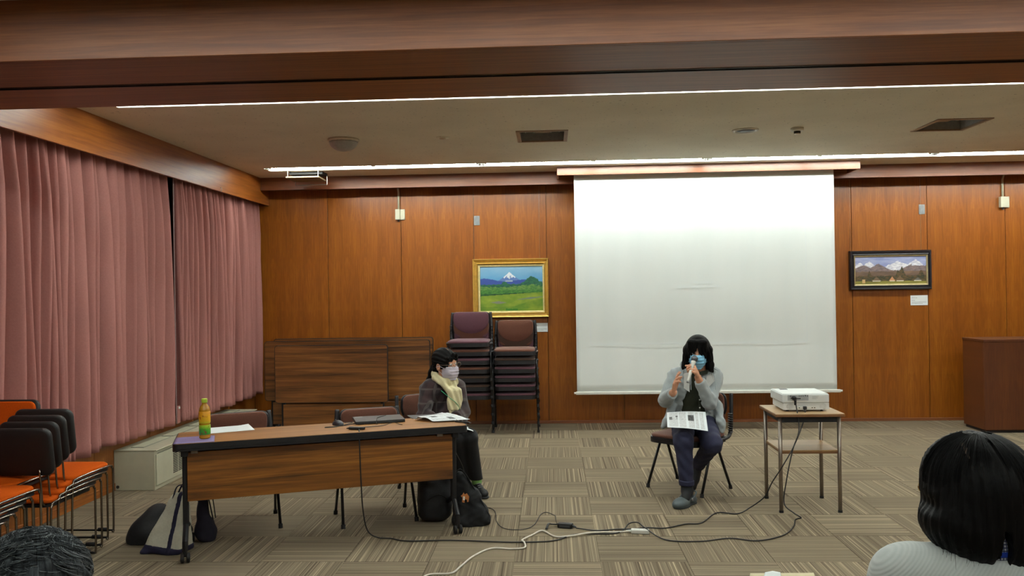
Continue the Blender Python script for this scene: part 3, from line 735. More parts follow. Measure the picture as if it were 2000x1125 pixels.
# ------------------------------------------------------------------ folded flip-top tables against the wall
m_fold=wood_grain('folded_laminate',(60,34,12),(116,72,30),(152,102,50),(.55,9,17),1,.4,6,.9,(.34,.50,.68))
def folded(x0,x1,y,z0,z1,tilt,label,zp=.14):
    t=thing('folded_table',label,'folding table',((x0+x1)/2,y,0)); w=x1-x0; h=z1-z0
    M=T(0,0,z0)@RX(-tilt)@T(0,0,h/2)@RX(PI/2)
    obj('edge_band',plate(new(),rrect(w,h,.03,4),-.030,-.003,M),m_edge,t); obj('tabletop',plate(new(),rrect(w-.012,h-.012,.026,4),-.003,.0,M),m_fold,t)
    obj('modesty_panel',box(-w/2+.09,w/2-.06,-.005,.012,zp,z0-.015,.002,seg=1),m_fold,t)
    for s in (-1,1):
        x=s*(w/2-.075); obj('leg',box(x-.018,x+.018,.035,.085,.10,z1-.12,.006),m_black,t)
        obj('foot',tube(new(),[(x,-.12,.075),(x,-.08,.10),(x,.05,.13),(x,.22,.10),(x,.26,.075)],.016,8),m_black,t); caster(t,x,-.12); caster(t,x,.26)
    return t
folded(-3.17,-1.345,9.30,.40,1.065,.0,'folded wood-grain table at the very back of the folded group, against the wall')
folded(-3.185,-1.343,9.03,.395,1.052,.0,'long folded wood-grain table showing left and right behind the short one')
folded(-2.98,-1.757,8.76,.405,1.022,.0,'shorter folded wood-grain table standing frontmost of the folded group')
# ------------------------------------------------------------------ projector table
m_pt=wood_grain('pale_table_laminate',(150,116,78),(176,144,104),(196,166,126),(2,26,26),1,.32)
m_pte=plain('table_edge_wood',(122,84,50),.45,0,.1,40)
t=thing('projector_table','small square two-tier side table with steel tube legs','side table',(1.7775,6.07,0))
obj('tabletop',box(-.235,.235,-.225,.235,.686,.690,.001,seg=1),m_pt,t); obj('edge_band',box(-.236,.236,-.226,.236,.668,.686,.002,seg=1),m_pte,t)
obj('apron',box(-.20,.20,-.20,.20,.628,.668),m_black,t)
obj('shelf',box(-.20,.20,-.20,.20,.427,.434),m_pt,t); obj('shelf_edge',box(-.202,.202,-.202,.202,.410,.427,.002,seg=1),m_pte,t)
for sx in (-1,1):
    for sy in (-1,1):
        l=obj('leg',tube(new(),[(sx*.202,sy*.198,.012),(sx*.202,sy*.198,.668)],.0135,14),m_steel,t,True); obj('foot_cap',tube(new(),[(sx*.202,sy*.198,0),(sx*.202,sy*.198,.016)],.0155,14),m_rubber,l)
m_pj=plain('projector_white',(226,230,228),.4,0,.02,20)
P_=thing('projector','white video projector with connector panel facing the audience','projector',(1.777,5.95,.690))
obj('lower_body',plate(new(),[(-.155,.0),(.163,.0),(.163,.30),(-.150,.30)],.014,.062),m_pj,P_); obj('upper_body',box(-.164,.164,-.004,.31,.064,.124,.006),m_pj,P_)
obj('top_cover',box(-.158,.158,.002,.304,.124,.128,.002),m_pj,P_)
gp=plain('port_grey',(168,172,172),.5); pb=plain('port_black',(22,22,24),.5)
obj('port_panel',box(-.125,.02,-.0055,-.003,.080,.120,.001,seg=1),gp,P_)
b=new(); R=random.Random(3)
for x,z,w,h in ((-.105,.113,.012,.004),(-.082,.107,.022,.008),(-.06,.094,.05,.007),(-.085,.094,.02,.007),(-.045,.112,.006,.006),(-.032,.112,.006,.006),(-.018,.112,.006,.006),(-.002,.114,.008,.007),(.012,.112,.006,.006),(-.1,.097,.008,.008)): bx(b,x-w/2,x+w/2,-.0065,-.005,z-h/2,z+h/2)
pieces('port',b,pb,P_)
for cx in (-.11,.12):
    obj('speaker_grille',lathe(new(),[(.001,0),(.024,0),(.024,.0015),(.001,.0015)],28,M=T(cx,0,.037)@RX(PI/2)),plain('grille_pale',(206,210,208),.6),P_)
obj('lower_socket_panel',box(-.058,.075,-.002,.001,.022,.034,.001,seg=1),m_white,P_); b=new(); [bx(b,x-.004,x+.004,-.003,-.001,.025,.031) for x in (-.045,.045,.062)]; pieces('socket',b,pb,P_)
obj('lens_slide',box(-.11,-.055,.24,.28,.128,.130,.001,seg=1),pb,P_); b=new(); [bx(b,.045+.0*k,.045+R.uniform(.02,.06),-.0045,-.0038,.09+.006*k,.092+.006*k) for k in range(4)]; obj('printed_label',b,gp,P_,kind='stuff')
for sx,sy in ((-.12,.03),(.12,.03),(-.12,.27),(.12,.27)): obj('foot',lathe(new(),[(.003,0),(.010,0),(.008,.016),(.003,.016)],12,(sx,sy,0)),pb,P_)
obj('seam',box(-.160,.160,-.0008,.305,.062,.064),gp,P_)
# ------------------------------------------------------------------ things on the desk
def on_desk(x,y): return D.matrix_world@Vector((x,y,.7005))
Dm=T(-1.405,5.10,0)@RZ(ang)
def onD(x,y,z=.7005): return Dm@Vector((x,y,z))
ux=Vector((math.cos(ang),math.sin(ang),0))
# bottle
tg=NT('green_tea'); 
tg.b.inputs['Base Color'].default_value=lin((206,150,30)); tg.b.inputs['Transmission Weight'].default_value=.35; tg.b.inputs['Roughness'].default_value=.12; m_tea=tg.m
mcap=plain('lime_cap',(178,204,60),.45); 
tl=NT('bottle_label'); v=tl.coord((1,1,1)); sp=tl.n('ShaderNodeSeparateXYZ'); tl.l(v,sp.inputs[0]); ns=tl.noise(tl.coord((60,60,38)),1,2)
zz=tl.math('ADD',sp.outputs[2],tl.math('MULTIPLY',ns,.02)); base=tl.ramp(tl.math('DIVIDE',zz,.2),[(.20,lin((40,150,34))),(.33,lin((70,170,40))),(.42,lin((150,196,48))),(.60,lin((222,178,36))),(.8,lin((226,160,28)))])
ns2=tl.noise(tl.coord((70,70,46),(.5,.2,.1)),1,1); red=tl.ramp(ns2,[(.60,(0,0,0,1)),(.63,(1,1,1,1))]); m_lab=None
tl.l(tl.mix(tl.math('MULTIPLY',red,.8),base,lin((150,40,16))),tl.b.inputs['Base Color']); m_lab=tl.fin(.35)
B=thing('tea_bottle','plastic bottle of tea with green and yellow label and lime cap','bottle',(-2.135,4.985,.7022))
k=1.06
prof=[(.004,0),(.026,.0),(.031,.005),(.031,.012),(.0285,.016),(.031,.022),(.031,.16),(.030,.168),(.026,.182),(.016,.196),(.013,.202),(.013,.208)]
obj('bottle_body',lathe(new(),[(r*k,z*k) for r,z in prof],28),m_tea,B,True)
obj('label_sleeve',lathe(new(),[(.0305*k,.024*k),(.0322*k,.026*k),(.0322*k,.075*k),(.0300*k,.085*k),(.0322*k,.095*k),(.0322*k,.155*k),(.0305*k,.158*k)],28),m_lab,B,True)
obj('cap',lathe(new(),[(.004,.207*k),(.0175,.207*k),(.0175,.226*k),(.016,.229*k),(.004,.229*k)],20),mcap,B)
# folder and papers
def sheet(name,quad,z,m,label,cat,th=.0012,bend=0,group=None,nx=12,ny=8,mats=None):
    V=[];F=[]; q=[Vector((*p,0)) for p in quad]
    for i in range(nx+1):
        for j in range(ny+1):
            u,v=i/nx,j/ny; p=(q[0]*(1-u)+q[1]*u)*(1-v)+(q[3]*(1-u)+q[2]*u)*v; V.append((p.x,p.y,z+(bend(u,v) if bend else 0)))
    for i in range(nx):
        for j in range(ny): a=i*(ny+1)+j; F.append((a,a+ny+1,a+ny+2,a+1))
    o=obj(name,(V,F),m,None,True); s=o.modifiers.new('s','SOLIDIFY'); s.thickness=th; s.offset=1
    if label: tag(o,label,cat,group)
    return o
def printed(name,blocks,base=(226,232,234),seed=1):
    """small printed columns: text rows drawn from a periodic pattern, plus solid blocks; uses generated coordinates"""
    t=NT(name); tc=t.n('ShaderNodeTexCoord'); uv=t.n('ShaderNodeAttribute',attribute_name='Col'); t.l(uv.outputs[0],t.b.inputs['Base Color']); return t.fin(.75)
def paint(o,nx,ny,fn):
    at=o.data.color_attributes.new('Col','FLOAT_COLOR','POINT')
    for k in range(len(o.data.vertices)):
        i,j=divmod(k,ny+1); at.data[k].color=lin(fn(i/nx,j/ny))
def pr(seed,blocks,cols):
    R=random.Random(seed); tab=[[R.random() for _ in range(90)] for _ in range(90)]
    def f(u,v):
        for a,b,c,d,g in blocks:
            if a<u<b and c<v<d: q=g+60*(tab[int(u*61)%90][int(v*57)%90]-.5); return (q,q,q)
        for a,b in cols:
            if a<u<b and .06<v<.94:
                q=222-46*tab[int(u*80)%90][int(v*46)%90]*(1 if int(v*46)%2 else .2); return (q,q+3,q+4)
        return (232,238,240)
    return f
m_print=vcol('printed_sheet',.75)
sheet('purple_folder',[(-2.249,4.803),(-2.032,4.879),(-2.118,5.092),(-2.330,5.02)],.7006,plain('lilac_folder',(142,134,186),.3,0,.15,9),'lilac plastic folder under the tea bottle at the desk corner','folder',.0012)
sheet('paper_sheet',[(-2.190,5.150),(-1.935,5.290),(-2.055,5.498),(-2.30,5.365)],.7008,m_paper,'blank white paper sheet lying beside the tea bottle','paper',.0008,lambda u,v:.010*max(0,u-.8)*5*max(0,v-.0)*.6)
# laptop, mouse, cables
lap=[Vector((-1.262,5.408,0)),Vector((-1.000,5.585,0))]
a=math.atan2(lap[1].y-lap[0].y,lap[1].x-lap[0].x)
m_lap=plain('laptop_grey',(66,66,68),.4,.3,.05); m_lapd=plain('laptop_dark',(30,30,32),.5)
Lp=thing('laptop','closed dark grey laptop lying on the desk','laptop',(-1.195,5.615,.7005),ang-.02)
obj('base',box(-.165,.165,-.115,.115,.003,.013,.003),m_lapd,Lp); obj('lid',box(-.165,.165,-.115,.115,.0145,.0215,.003),m_lap,Lp); obj('hinge',tube(new(),[(-.12,.113,.012),(.12,.113,.012)],.006,8),m_lapd,Lp)
b=new(); [bx(b,x-.02,x+.02,y-.005,y+.005,0,.004) for x in (-.13,.13) for y in (-.1,.1)]; pieces('foot',b,m_lapd,Lp)
obj('sticker',box(-.152,-.10,.07,.098,.0215,.0222),m_grey,Lp)
mo=thing('mouse','dark computer mouse on the desk left of the laptop','mouse',(-1.432,5.452,.7005),ang+.5)
def mouse_sdf(P): return ell((0,0,.006),(.030,.052,.028))(P)
vf=snet(inter(mouse_sdf,half((0,0,0.0),(0,0,-1))),(-.036,-.06,-.006),(.036,.06,.04),.003); sobj('shell',vf,plain('mouse_body',(42,44,50),.3),mo); obj('scroll_wheel',lathe(new(),[(.002,-.003),(.008,-.003),(.008,.003),(.002,.003)],12,M=T(0,.028,.0285)@RY(PI/2)),m_black,mo)
m_cable=plain('black_cable',(20,19,20),.5); m_wcable=plain('white_cable',(222,214,200),.5)
def cable(name,pts,r,m,label,cat='cable',sub=6,parent=None):
    o=obj(name,tube(new(),smooth_path(pts,sub),r,8),m,parent,True)
    if label: tag(o,label,cat)
    return o
zt=.7035
cable('mouse_cable',[(-1.40,5.50,zt+.006),(-1.37,5.56,zt),(-1.36,5.52,zt),(-1.42,5.38,zt),(-1.48,5.34,zt),(-1.49,5.36,zt),(-1.44,5.38,zt),(-1.36,5.45,zt),(-1.30,5.58,zt),(-1.33,5.66,zt)],.0022,m_cable,'thin dark mouse cable looping on the desk beside the mouse')
t=thing('video_adapter','black video adapter with plug at the desk front edge beside the laptop','adapter',(-1.27,5.27,.7005),ang-.55)
obj('adapter_body',box(-.045,.03,-.016,.016,0,.018,.006),m_black,t); obj('plug',box(.03,.062,-.010,.010,.002,.016,.003),m_rubber,t); obj('strain_relief',tube(new(),[(-.045,0,.009),(-.065,.004,.006)],[.006,.003],8),m_black,t)
cable('adapter_cable',[(-1.31,5.31,.708),(-1.33,5.36,zt),(-1.24,5.35,zt),(-1.13,5.40,zt),(-1.10,5.47,zt),(-1.07,5.52,zt+.004),(-1.03,5.47,zt),(-1.0,5.44,zt)],.0022,m_cable,'thin black cable wandering in front of the laptop')
cable('lid_cable',[(-1.17,5.455,zt),(-1.185,5.49,.716),(-1.185,5.51,.7245),(-1.20,5.60,.7245),(-1.17,5.70,.7245),(-1.165,5.74,.718),(-1.15,5.755,zt)],.0020,m_cable,'thin black cable lying across the laptop lid')
# newspaper with a wavy fold
nw=sheet('newspaper',[(-.955,5.63),(-.80,5.535),(-.562,5.555),(-.80,5.93)],.7035,m_print,'open printed newspaper with a wavy fold, in front of the person with the cream scarf','newspaper',.0016,
  lambda u,v:.004+.020*math.sin(max(0,min(1,(u-.12)*1.3))*PI)*(1-.4*v)+.014*(1-abs(u-.2)*6 if abs(u-.2)<.16 else 0)*(1-v*.6)+.022*max(0,u-.6)*v,nx=90,ny=60)
paint(nw,90,60,pr(11,[(.42,.62,.18,.36,70),(.66,.84,.55,.72,95),(.10,.26,.55,.8,150)],[(.04,.38),(.42,.64),(.68,.94)]))
nn=sheet('leaflet',[(-.80,5.74),(-.86,5.90),(-1.045,5.86),(-.98,5.70)],.7008,plain('dark_leaflet',(58,56,60),.5,0,.3,14),'dark printed leaflet sticking out at the left of the newspaper','leaflet',.0012)
t=thing('pen','dark pen sticking over the right end of the desk','pen',(-.60,5.50,.707),ang-.9); obj('barrel',tube(new(),[(-.07,0,0),(.05,0,0)],.005,10),m_black,t); obj('tip',tube(new(),[(.05,0,0),(.065,0,0)],[.005,.001],8),m_steel,t)
# ------------------------------------------------------------------ cables on the floor
zf=.006
cable('video_cable',[(-1.238,5.225,.706),(-1.228,5.185,.695),(-1.222,5.165,.62),(-1.215,5.16,.40),(-1.205,5.165,.20),(-1.185,5.20,.07),(-1.13,5.25,.014),(-1.05,5.26,zf),(-.937,5.205,zf),(-.663,5.22,zf),(-.272,5.18,zf),(-.017,5.207,zf),(.115,5.337,zf+.0),(.25,5.352,zf),(.378,5.362,zf),(.44,5.43,zf),(.486,5.50,.03),(.54,5.47,.045),(.579,5.40,.03),(.686,5.226,zf),(.902,5.194,zf),(1.088,5.257,zf),(1.249,5.204,zf),(1.438,5.32,zf),(1.556,5.511,zf),(1.60,5.62,.02),(1.62,5.56,.05),(1.585,5.60,.07),(1.56,5.74,.10),(1.585,5.76,.26),(1.64,5.80,.45),(1.69,5.82,.58),(1.70,5.90,.72),(1.695,5.925,.765),(1.695,5.942,.785)],.0042,m_cable,'black video cable hanging from the desk and crossing the floor to the projector',sub=7)
cable('power_cable',[(.135,5.455,.014),(.267,5.426,zf),(.40,5.455,zf),(.50,5.46,zf),(.60,5.49,zf),(.721,5.481,zf),(.869,5.575,zf),(.974,5.598,zf),(1.126,5.85,zf),(1.261,5.823,zf),(1.37,5.90,.03),(1.455,5.84,.12),(1.50,5.82,.22),(1.56,5.79,.33),(1.64,5.80,.46),(1.70,5.83,.57),(1.755,5.90,.66),(1.765,5.925,.71),(1.768,5.944,.722)],.0042,m_cable,'black power cable rising from the floor to the projector socket',sub=7)
t=thing('projector_plug','black connector plugged into the back of the projector','plug',(1.694,5.93,.787)); obj('plug_body',box(-.013,.013,-.010,.014,-.009,.010,.003),m_black,t); obj('ferrite',tube(new(),[(.003,-.012,-.045),(.003,-.012,-.012)],.008,10),m_black,t)
t=thing('power_plug','black power connector in the lower projector socket','plug',(1.768,5.938,.718)); obj('plug_body',box(-.012,.012,-.012,.010,-.010,.012,.004),m_black,t); obj('collar',box(-.008,.008,-.010,.006,-.018,-.010,.002),m_grey,t)
t=thing('power_adapter','black rectangular power adapter lying on the carpet','power adapter',(.065,5.51,0),-.25); obj('case',box(-.05,.05,-.022,.022,.001,.032,.006),m_black,t); obj('label_plate',box(-.035,.035,-.0228,-.022,.008,.022),plain('label_dark_grey',(70,72,74),.5),t); obj('strain_relief',tube(new(),[(.05,0,.016),(.075,-.006,.010)],[.010,.005],8),m_black,t)
cable('adapter_lead',[(.012,5.53,.02),(.004,5.60,.025),(.002,5.72,.02),(-.01,5.80,zf),(-.063,5.875,zf),(-.105,5.80,zf),(-.143,5.56,zf),(-.211,5.455,zf),(-.334,5.475,zf),(-.40,5.645,zf),(-.437,5.933,zf),(-.56,6.10,zf),(-.64,6.06,.10),(-.66,5.98,.30),(-.69,5.70,.50),(-.665,5.555,.66),(-.64,5.545,.695),(-.655,5.56,.715)],.0026,m_cable,'thin black lead running from the power adapter up past the knees to the desk end')
t=thing('cable_tie','black cable tie end beside the power adapter','cable tie',(-.03,5.50,0)); obj('strap',tube(new(),smooth_path([(-.03,-.05,.008),(-.015,.0,.03),(-.0,.03,.02),(.045,.05,.012)],4),.009,8,True,.5),m_black,t,True)
cable('white_cord',[(-.76,4.40,zf),(-.714,4.582,zf),(-.588,4.608,zf),(-.544,4.727,zf),(-.488,4.909,zf),(-.392,5.054,zf),(-.27,5.045,zf),(-.19,5.07,zf),(-.195,5.15,zf+.009),(-.209,5.20,zf+.008),(-.15,5.33,zf),(-.085,5.425,zf),(-.0,5.293,zf),(.105,5.30,zf+.004),(.213,5.347,zf+.008),(.30,5.36,zf+.009),(.397,5.391,zf),(.49,5.392,.012)],.0056,m_wcable,'white extension cord snaking across the carpet',sub=7)
t=thing('extension_socket','white extension socket block on the carpet','socket block',(.545,5.385,0),-.12); obj('block',box(-.058,.058,-.022,.022,.001,.026,.005),m_white,t); b=new(); [bx(b,x-.005,x-.003,-.006,.006,.0255,.0265) or bx(b,x+.003,x+.005,-.006,.006,.0255,.0265) for x in (-.03,0,.03)]; pieces('slot',b,m_grey,t); obj('cord_grip',tube(new(),[(-.058,0,.013),(-.09,.003,.010)],[.009,.006],10),m_white,t)
# ------------------------------------------------------------------ envelope on the audience table just below the frame
t=thing('audience_table','white table just below the picture edge carrying the envelope','table',(.70,2.31,0))
obj('tabletop',box(-.45,.45,-.20,.18,.685,.712,.004),m_pt,t)
for sx in (-1,1):
    for sy in (-.16,.14): obj('leg',tube(new(),[(sx*.41,sy,0),(sx*.41,sy,.685)],.013,10),m_steel,t)
sheet('envelope',[(.53,2.35),(.74,2.35),(.775,2.542),(.585,2.537)],.7125,plain('manila_paper',(206,196,160),.8,0,.04),'cream envelope at the bottom picture edge','envelope',.003)
sheet('folded_note',[(.60,2.46),(.66,2.46),(.675,2.539),(.63,2.539)],.7165,m_paper,'white folded note lying on the cream envelope','paper',.0015,lambda u,v:.004*v*(1-abs(u-.5)*2))
# ------------------------------------------------------------------ bags
m_bag=plain('black_nylon',(22,22,25),.7,0,.2,60,.2); m_bag2=plain('black_cotton',(16,17,20),.85,0,.15,60,.15)
m_canvas=plain('natural_canvas',(198,196,178),.85,0,.06,80,.2); m_navy=plain('navy_cotton',(26,24,52),.8,0,.15,60)
def wr(P,a,s,ph=0): return a*np.sin(P[:,0]*s+ph+2*np.sin(P[:,2]*s*.6))*np.sin(P[:,2]*s*.8+1.3*np.sin(P[:,1]*s*.7+ph))
def bag(name,label,cat,f,lo,hi,h,m,loc,rz=0):
    t=thing(name,label,cat,loc,rz); sobj('bag_body',snet(f,lo,hi,h),m,t); return t
f=disp(un(.05,rbx((0,0,.17),(.115,.08,.165),.06),ell((0,-.06,.13),(.09,.05,.10))),lambda P:wr(P,.004,38))
t=bag('backpack','black backpack standing under the right end of the desk','backpack',f,(-.16,-.16,-.02),(.16,.13,.37),.009,m_bag,(-.83,5.70,0),.35)
obj('strap',tube(new(),smooth_path([(-.05,.07,.30),(-.07,.12,.26),(-.075,.125,.15),(-.06,.09,.05)],5),.012,8,True,.4),m_bag2,t,True); obj('strap',tube(new(),smooth_path([(.05,.07,.30),(.07,.12,.26),(.075,.125,.15),(.06,.09,.05)],5),.012,8,True,.4),m_bag2,t,True)
obj('top_handle',tube(new(),smooth_path([(-.03,.02,.32),(-.02,.02,.36),(.02,.02,.36),(.03,.02,.32)],5),.007,8),m_bag2,t,True); obj('pocket_zip',tube(new(),smooth_path([(-.075,-.10,.16),(0,-.125,.205),(.075,-.10,.16)],5),.003,6),m_black,t)
f=disp(un(.04,rbx((0,0,.02),(.10,.06,.03),.03),cap((-.03,0,.05),(-.10,.02,.34),.075,.03),cap((.05,-.01,.05),(-.05,0,.33),.07,.03),cap((.10,-.03,.04),(.03,0,.2),.05,.05)),lambda P:wr(P,.009,30,1)+wr(P,.004,75,2))
t=bag('tote_bag','black cloth bag with a small animal badge leaning beside the desk leg','tote bag',f,(-.24,-.14,-.02),(.24,.14,.42),.009,m_bag2,(-.585,5.60,0),.25)
bd=obj('badge',plate(new(),[(-.022,-.03),(-.006,-.035),(-.004,-.012),(.010,-.014),(.012,-.032),(.022,-.030),(.026,.004),(.012,.026),(-.004,.020),(-.010,.034),(-.018,.020),(-.030,.012),(-.020,0)],0,.004,T(-.035,-.088,.205)@RX(PI/2)),plain('badge_tan',(170,104,50),.6),t)
obj('badge_face',plate(new(),[(-.016,-.016),(-.004,-.018),(-.002,.006),(-.014,.010)],.004,.006,T(-.035,-.088,.205)@RX(PI/2)),m_white,bd)
obj('strap',tube(new(),smooth_path([(-.12,-.03,.30),(-.07,-.05,.385),(-.02,-.03,.34),(.03,-.03,.25),(.09,-.05,.14),(.13,-.05,.06)],5),.011,8,True,.35),m_bag2,t,True)
f=disp(un(.06,ell((0,0,.07),(.12,.10,.10)),ell((.05,.02,.15),(.085,.08,.09)),cap((-.08,-.02,.03),(.1,0,.03),.05)),lambda P:wr(P,.005,30,2))
bag('shoulder_bag','slumped black bag on the carpet left of the white and navy tote','bag',inter(f,half((0,0,.0),(0,0,-1))),(-.16,-.14,-.01),(.19,.14,.26),.009,m_bag,(-2.60,5.21,0),.1)
# white and navy canvas tote, tapering upwards
tilt=lambda z:np.clip(z/.36,0,1)
def tote(P):
    z=P[:,2]; s=np.clip(z/.36,0,1); hx=.135*(1-.62*s)+.0; hy=.085*(1-.72*s); q=np.stack([np.abs(P[:,0]-.10*s)-hx+.02,np.abs(P[:,1])-hy+.02,np.abs(z-.18)-.18+.02],1)
    return np.linalg.norm(np.maximum(q,0),axis=1)+np.minimum(q.max(1),0)-.02+wr(P,.005,34,3)
t=thing('tote_bag','white canvas tote bag with navy base and trim by the left desk caster','tote bag',(-2.405,5.03,0),-.12)
sobj('bag_body',snet(tote,(-.18,-.13,-.01),(.22,.13,.39),.008),m_canvas,t)
sobj('navy_base',snet(inter(grow(tote,.004),half((0,0,.048),(.10,0,1))),(-.18,-.13,-.01),(.22,.13,.12),.007),m_navy,t)
sobj('navy_trim',snet(inter(grow(tote,.005),lambda P:np.abs(P[:,0]-.055-.16*P[:,2])-.014),(-.18,-.14,-.01),(.22,.14,.38),.006),m_navy,t)
for s in (-1,1): obj('handle',tube(new(),smooth_path([(.06,s*.02,.33),(.09,s*.03,.40),(.12,s*.02,.41),(.14,s*.02,.34)],5),.009,8,True,.4),m_navy,t,True)
f=disp(un(.05,cap((0,0,.05),(-.02,.01,.25),.055,.03),ell((.01,0,.06),(.055,.05,.07))),lambda P:wr(P,.006,40,5))
t=bag('tote_bag','dark navy cloth bag behind the left desk leg','tote bag',f,(-.14,-.12,-.02),(.16,.12,.34),.009,plain('dark_navy_cloth',(30,28,44),.85),(-2.25,5.24,0),0)
for s in (-1,1): obj('handle',tube(new(),smooth_path([(-.04,s*.02,.26),(-.01,s*.03,.33),(.03,s*.03,.30),(.06,s*.02,.14)],5),.006,8,True,.5),m_bag,t,True)
# ------------------------------------------------------------------ people
m_skin=plain('skin',(206,150,118),.55,0,.05,25,.05); m_skin2=plain('skin_older',(196,142,112),.55,0,.06,25,.05)
def hair_mat(name,c,c2,cen,rough=.38,amt=.5,kk=26):
    t=NT(name); tc=t.n('ShaderNodeTexCoord'); mp=t.n('ShaderNodeMapping'); mp.inputs[1].default_value=tuple(-x for x in cen); t.l(tc.outputs['Object'],mp.inputs[0])
    sp=t.n('ShaderNodeSeparateXYZ'); t.l(mp.outputs[0],sp.inputs[0]); an=t.math('ARCTAN2',sp.outputs[1],sp.outputs[0])
    cb=t.n('ShaderNodeCombineXYZ'); t.l(t.math('MULTIPLY',an,kk),cb.inputs[0]); t.l(t.math('MULTIPLY',sp.outputs[2],6),cb.inputs[1])
    f=t.noise(cb.outputs[0],1,5,.7,.4); t.l(t.ramp(f,[(.35,lin(c)),(.75,lin(c2))]),t.b.inputs['Base Color']); t.bump(f,amt,.01); return t.fin(rough,0,.14)
def head_frame(F,tilt=0):
    F=unit(F); R_=unit(np.cross(F,(0,0,1))); U=np.cross(R_,F); c,s=math.cos(tilt),math.sin(tilt); return F,c*R_+s*U,-s*R_+c*U
def head_sdf(C,fr,ears=True):
    F,R,U=fr; C=np.array(C,float); A=[R,F,U]; p=lambda r,f,u:C+R*r+F*f+U*u
    f=un(.03,ell(p(0,-.012,.032),(.074,.092,.088),A),ell(p(0,.022,-.045),(.057,.066,.075),A))
    f=un(.012,f,cap(p(0,.088,.004),p(0,.104,-.030),.007,.012),ell(p(-.03,.068,.022),(.02,.012,.008),A),ell(p(.03,.068,.022),(.02,.012,.008),A),ell(p(0,.082,-.068),(.022,.010,.009),A),ell(p(0,.075,-.108),(.02,.015,.015),A))
    f=cut(f,ell(p(-.031,.092,.006),(.015,.012,.008),A),ell(p(.031,.092,.006),(.015,.012,.008),A))
    if ears:
        for s in (-1,1): f=un(.006,f,cut(ell(p(s*.077,-.008,-.012),(.011,.018,.030),A),ell(p(s*.086,-.004,-.010),(.006,.010,.018),A)))
    return f
def eyes(C,fr,par):
    F,R,U=fr; C=np.array(C,float)
    for s in (-1,1):
        q=C+R*s*.031+F*.076+U*.006
        e=obj('eye',lathe(new(),[(.011*math.sin(a)+.0002,-.011*math.cos(a)) for a in [PI*k/8 for k in range(9)]],12,M=T(*q)),plain('eye_white',(214,206,198),.3),par,True)
        q2=q+F*.0085; obj('iris',lathe(new(),[(.005*math.sin(a)+.0002,-.005*math.cos(a)) for a in [PI*k/6 for k in range(7)]],10,M=T(*q2)),plain('iris_dark',(34,22,16),.2),e,True)
def hand_sdf(Wr,D,N,Tm,curl=.9,thumb=.6,spread=0.0,sc=1.0,curls=None):
    """wrist, direction to the fingers, palm normal, thumb side"""
    D=unit(D); N=unit(np.array(N)-D*np.dot(N,D)); Tm=unit(np.array(Tm)-D*np.dot(Tm,D)-N*np.dot(Tm,N)); Wr=np.array(Wr,float); fs=[]; seg=[]
    for i,(o,L,bl) in enumerate(((.030,.072,.082),(.010,.080,.086),(-.010,.074,.083),(-.028,.058,.076))):
        b=Wr+(D*bl+Tm*o)*sc; seg.append(cap(Wr+Tm*o*.55*sc+D*.012*sc,b,.0135*sc,.0115*sc))
        a=0; p=b; d0=unit(D+Tm*spread*(o*30)); cu=(curls[i] if curls else curl)
        for k,fr_ in enumerate((.44,.31,.25)):
            a+=cu*(.8,1.1,.7)[k]; d=d0*math.cos(a)+N*math.sin(a); q=p+d*L*fr_*sc; fs.append(cap(p,q,(.0095,.0085,.0078)[k]*sc,(.0085,.0078,.0068)[k]*sc)); p=q
    palm=un(.012,*seg); th0=Wr+(Tm*.022+D*.022+N*.004)*sc
    d1=unit(Tm*.75+D*.7+N*.35*thumb); q1=th0+d1*.040*sc; d2=unit(Tm*.25+D*.8+N*.9*thumb); q2=q1+d2*.032*sc; d3=unit(D*.8+N*1.2*thumb-Tm*.15); q3=q2+d3*.026*sc
    th=un(.006,cap(th0,q1,.0145*sc,.011*sc),cap(q1,q2,.0105*sc,.0095*sc),cap(q2,q3,.0095*sc,.0075*sc))
    return un(.006,palm,*fs[0:3]) if 0 else (lambda P:np.min([un(.005,palm,*fs[3*i:3*i+3])(P) for i in range(4)]+[un(.008,palm,th)(P)],0)),(Wr-.03-.14*sc,Wr+.03+.14*sc)
def body_parts(J,lat,fwd,slim=1.0):
    """trunk + limbs; J = joints; lat = unit vector to the person's left"""
    lat=unit(lat); fwd=unit(fwd); up=unit(np.cross(lat*-1,fwd)) if np.cross(lat*-1,fwd)[2]>0 else unit(np.cross(lat,fwd)); A=[lat,fwd,up]
    pel,che,nk=[np.array(J[k],float) for k in ('pelvis','chest','neck')]; mid=(pel+che)/2
    torso=un(.06,ell(pel,(.165*slim,.115,.12),A),ell(mid,(.145*slim,.105,.15),A),ell(che,(.165*slim,.11,.16),A),cap(np.array(J['shR'])*.75+nk*.25-np.array((0,0,.02)),np.array(J['shL'])*.75+nk*.25-np.array((0,0,.02)),.062*slim))
    neck=cap(nk-np.array((0,0,.04)),J['jaw'],.056*slim,.050*slim)
    arm={s:un(.02,cap(J['sh'+s],J['el'+s],.050*slim,.040*slim),cap(J['el'+s],J['wr'+s],.040*slim,.027)) for s in 'RL'}
    leg={s:un(.03,cap(J['hi'+s],J['kn'+s],.085*slim,.060*slim),cap(J['kn'+s],J['an'+s],.057*slim,.036)) for s in 'RL'}
    return torso,neck,arm,leg,A
def bounds(J,pad_=.2):
    P=np.array([v for v in J.values()],float); return P.min(0)-pad_,P.max(0)+pad_
def strands(name,roots,m,par,r=.0012,n=4):
    b=new()
    for pts in roots:
        k=len(pts); tube(b,pts,[r*(1-.85*i/(k-1)) for i in range(k)],n,False)
    return obj(name,b,m,par,True,kind='stuff')
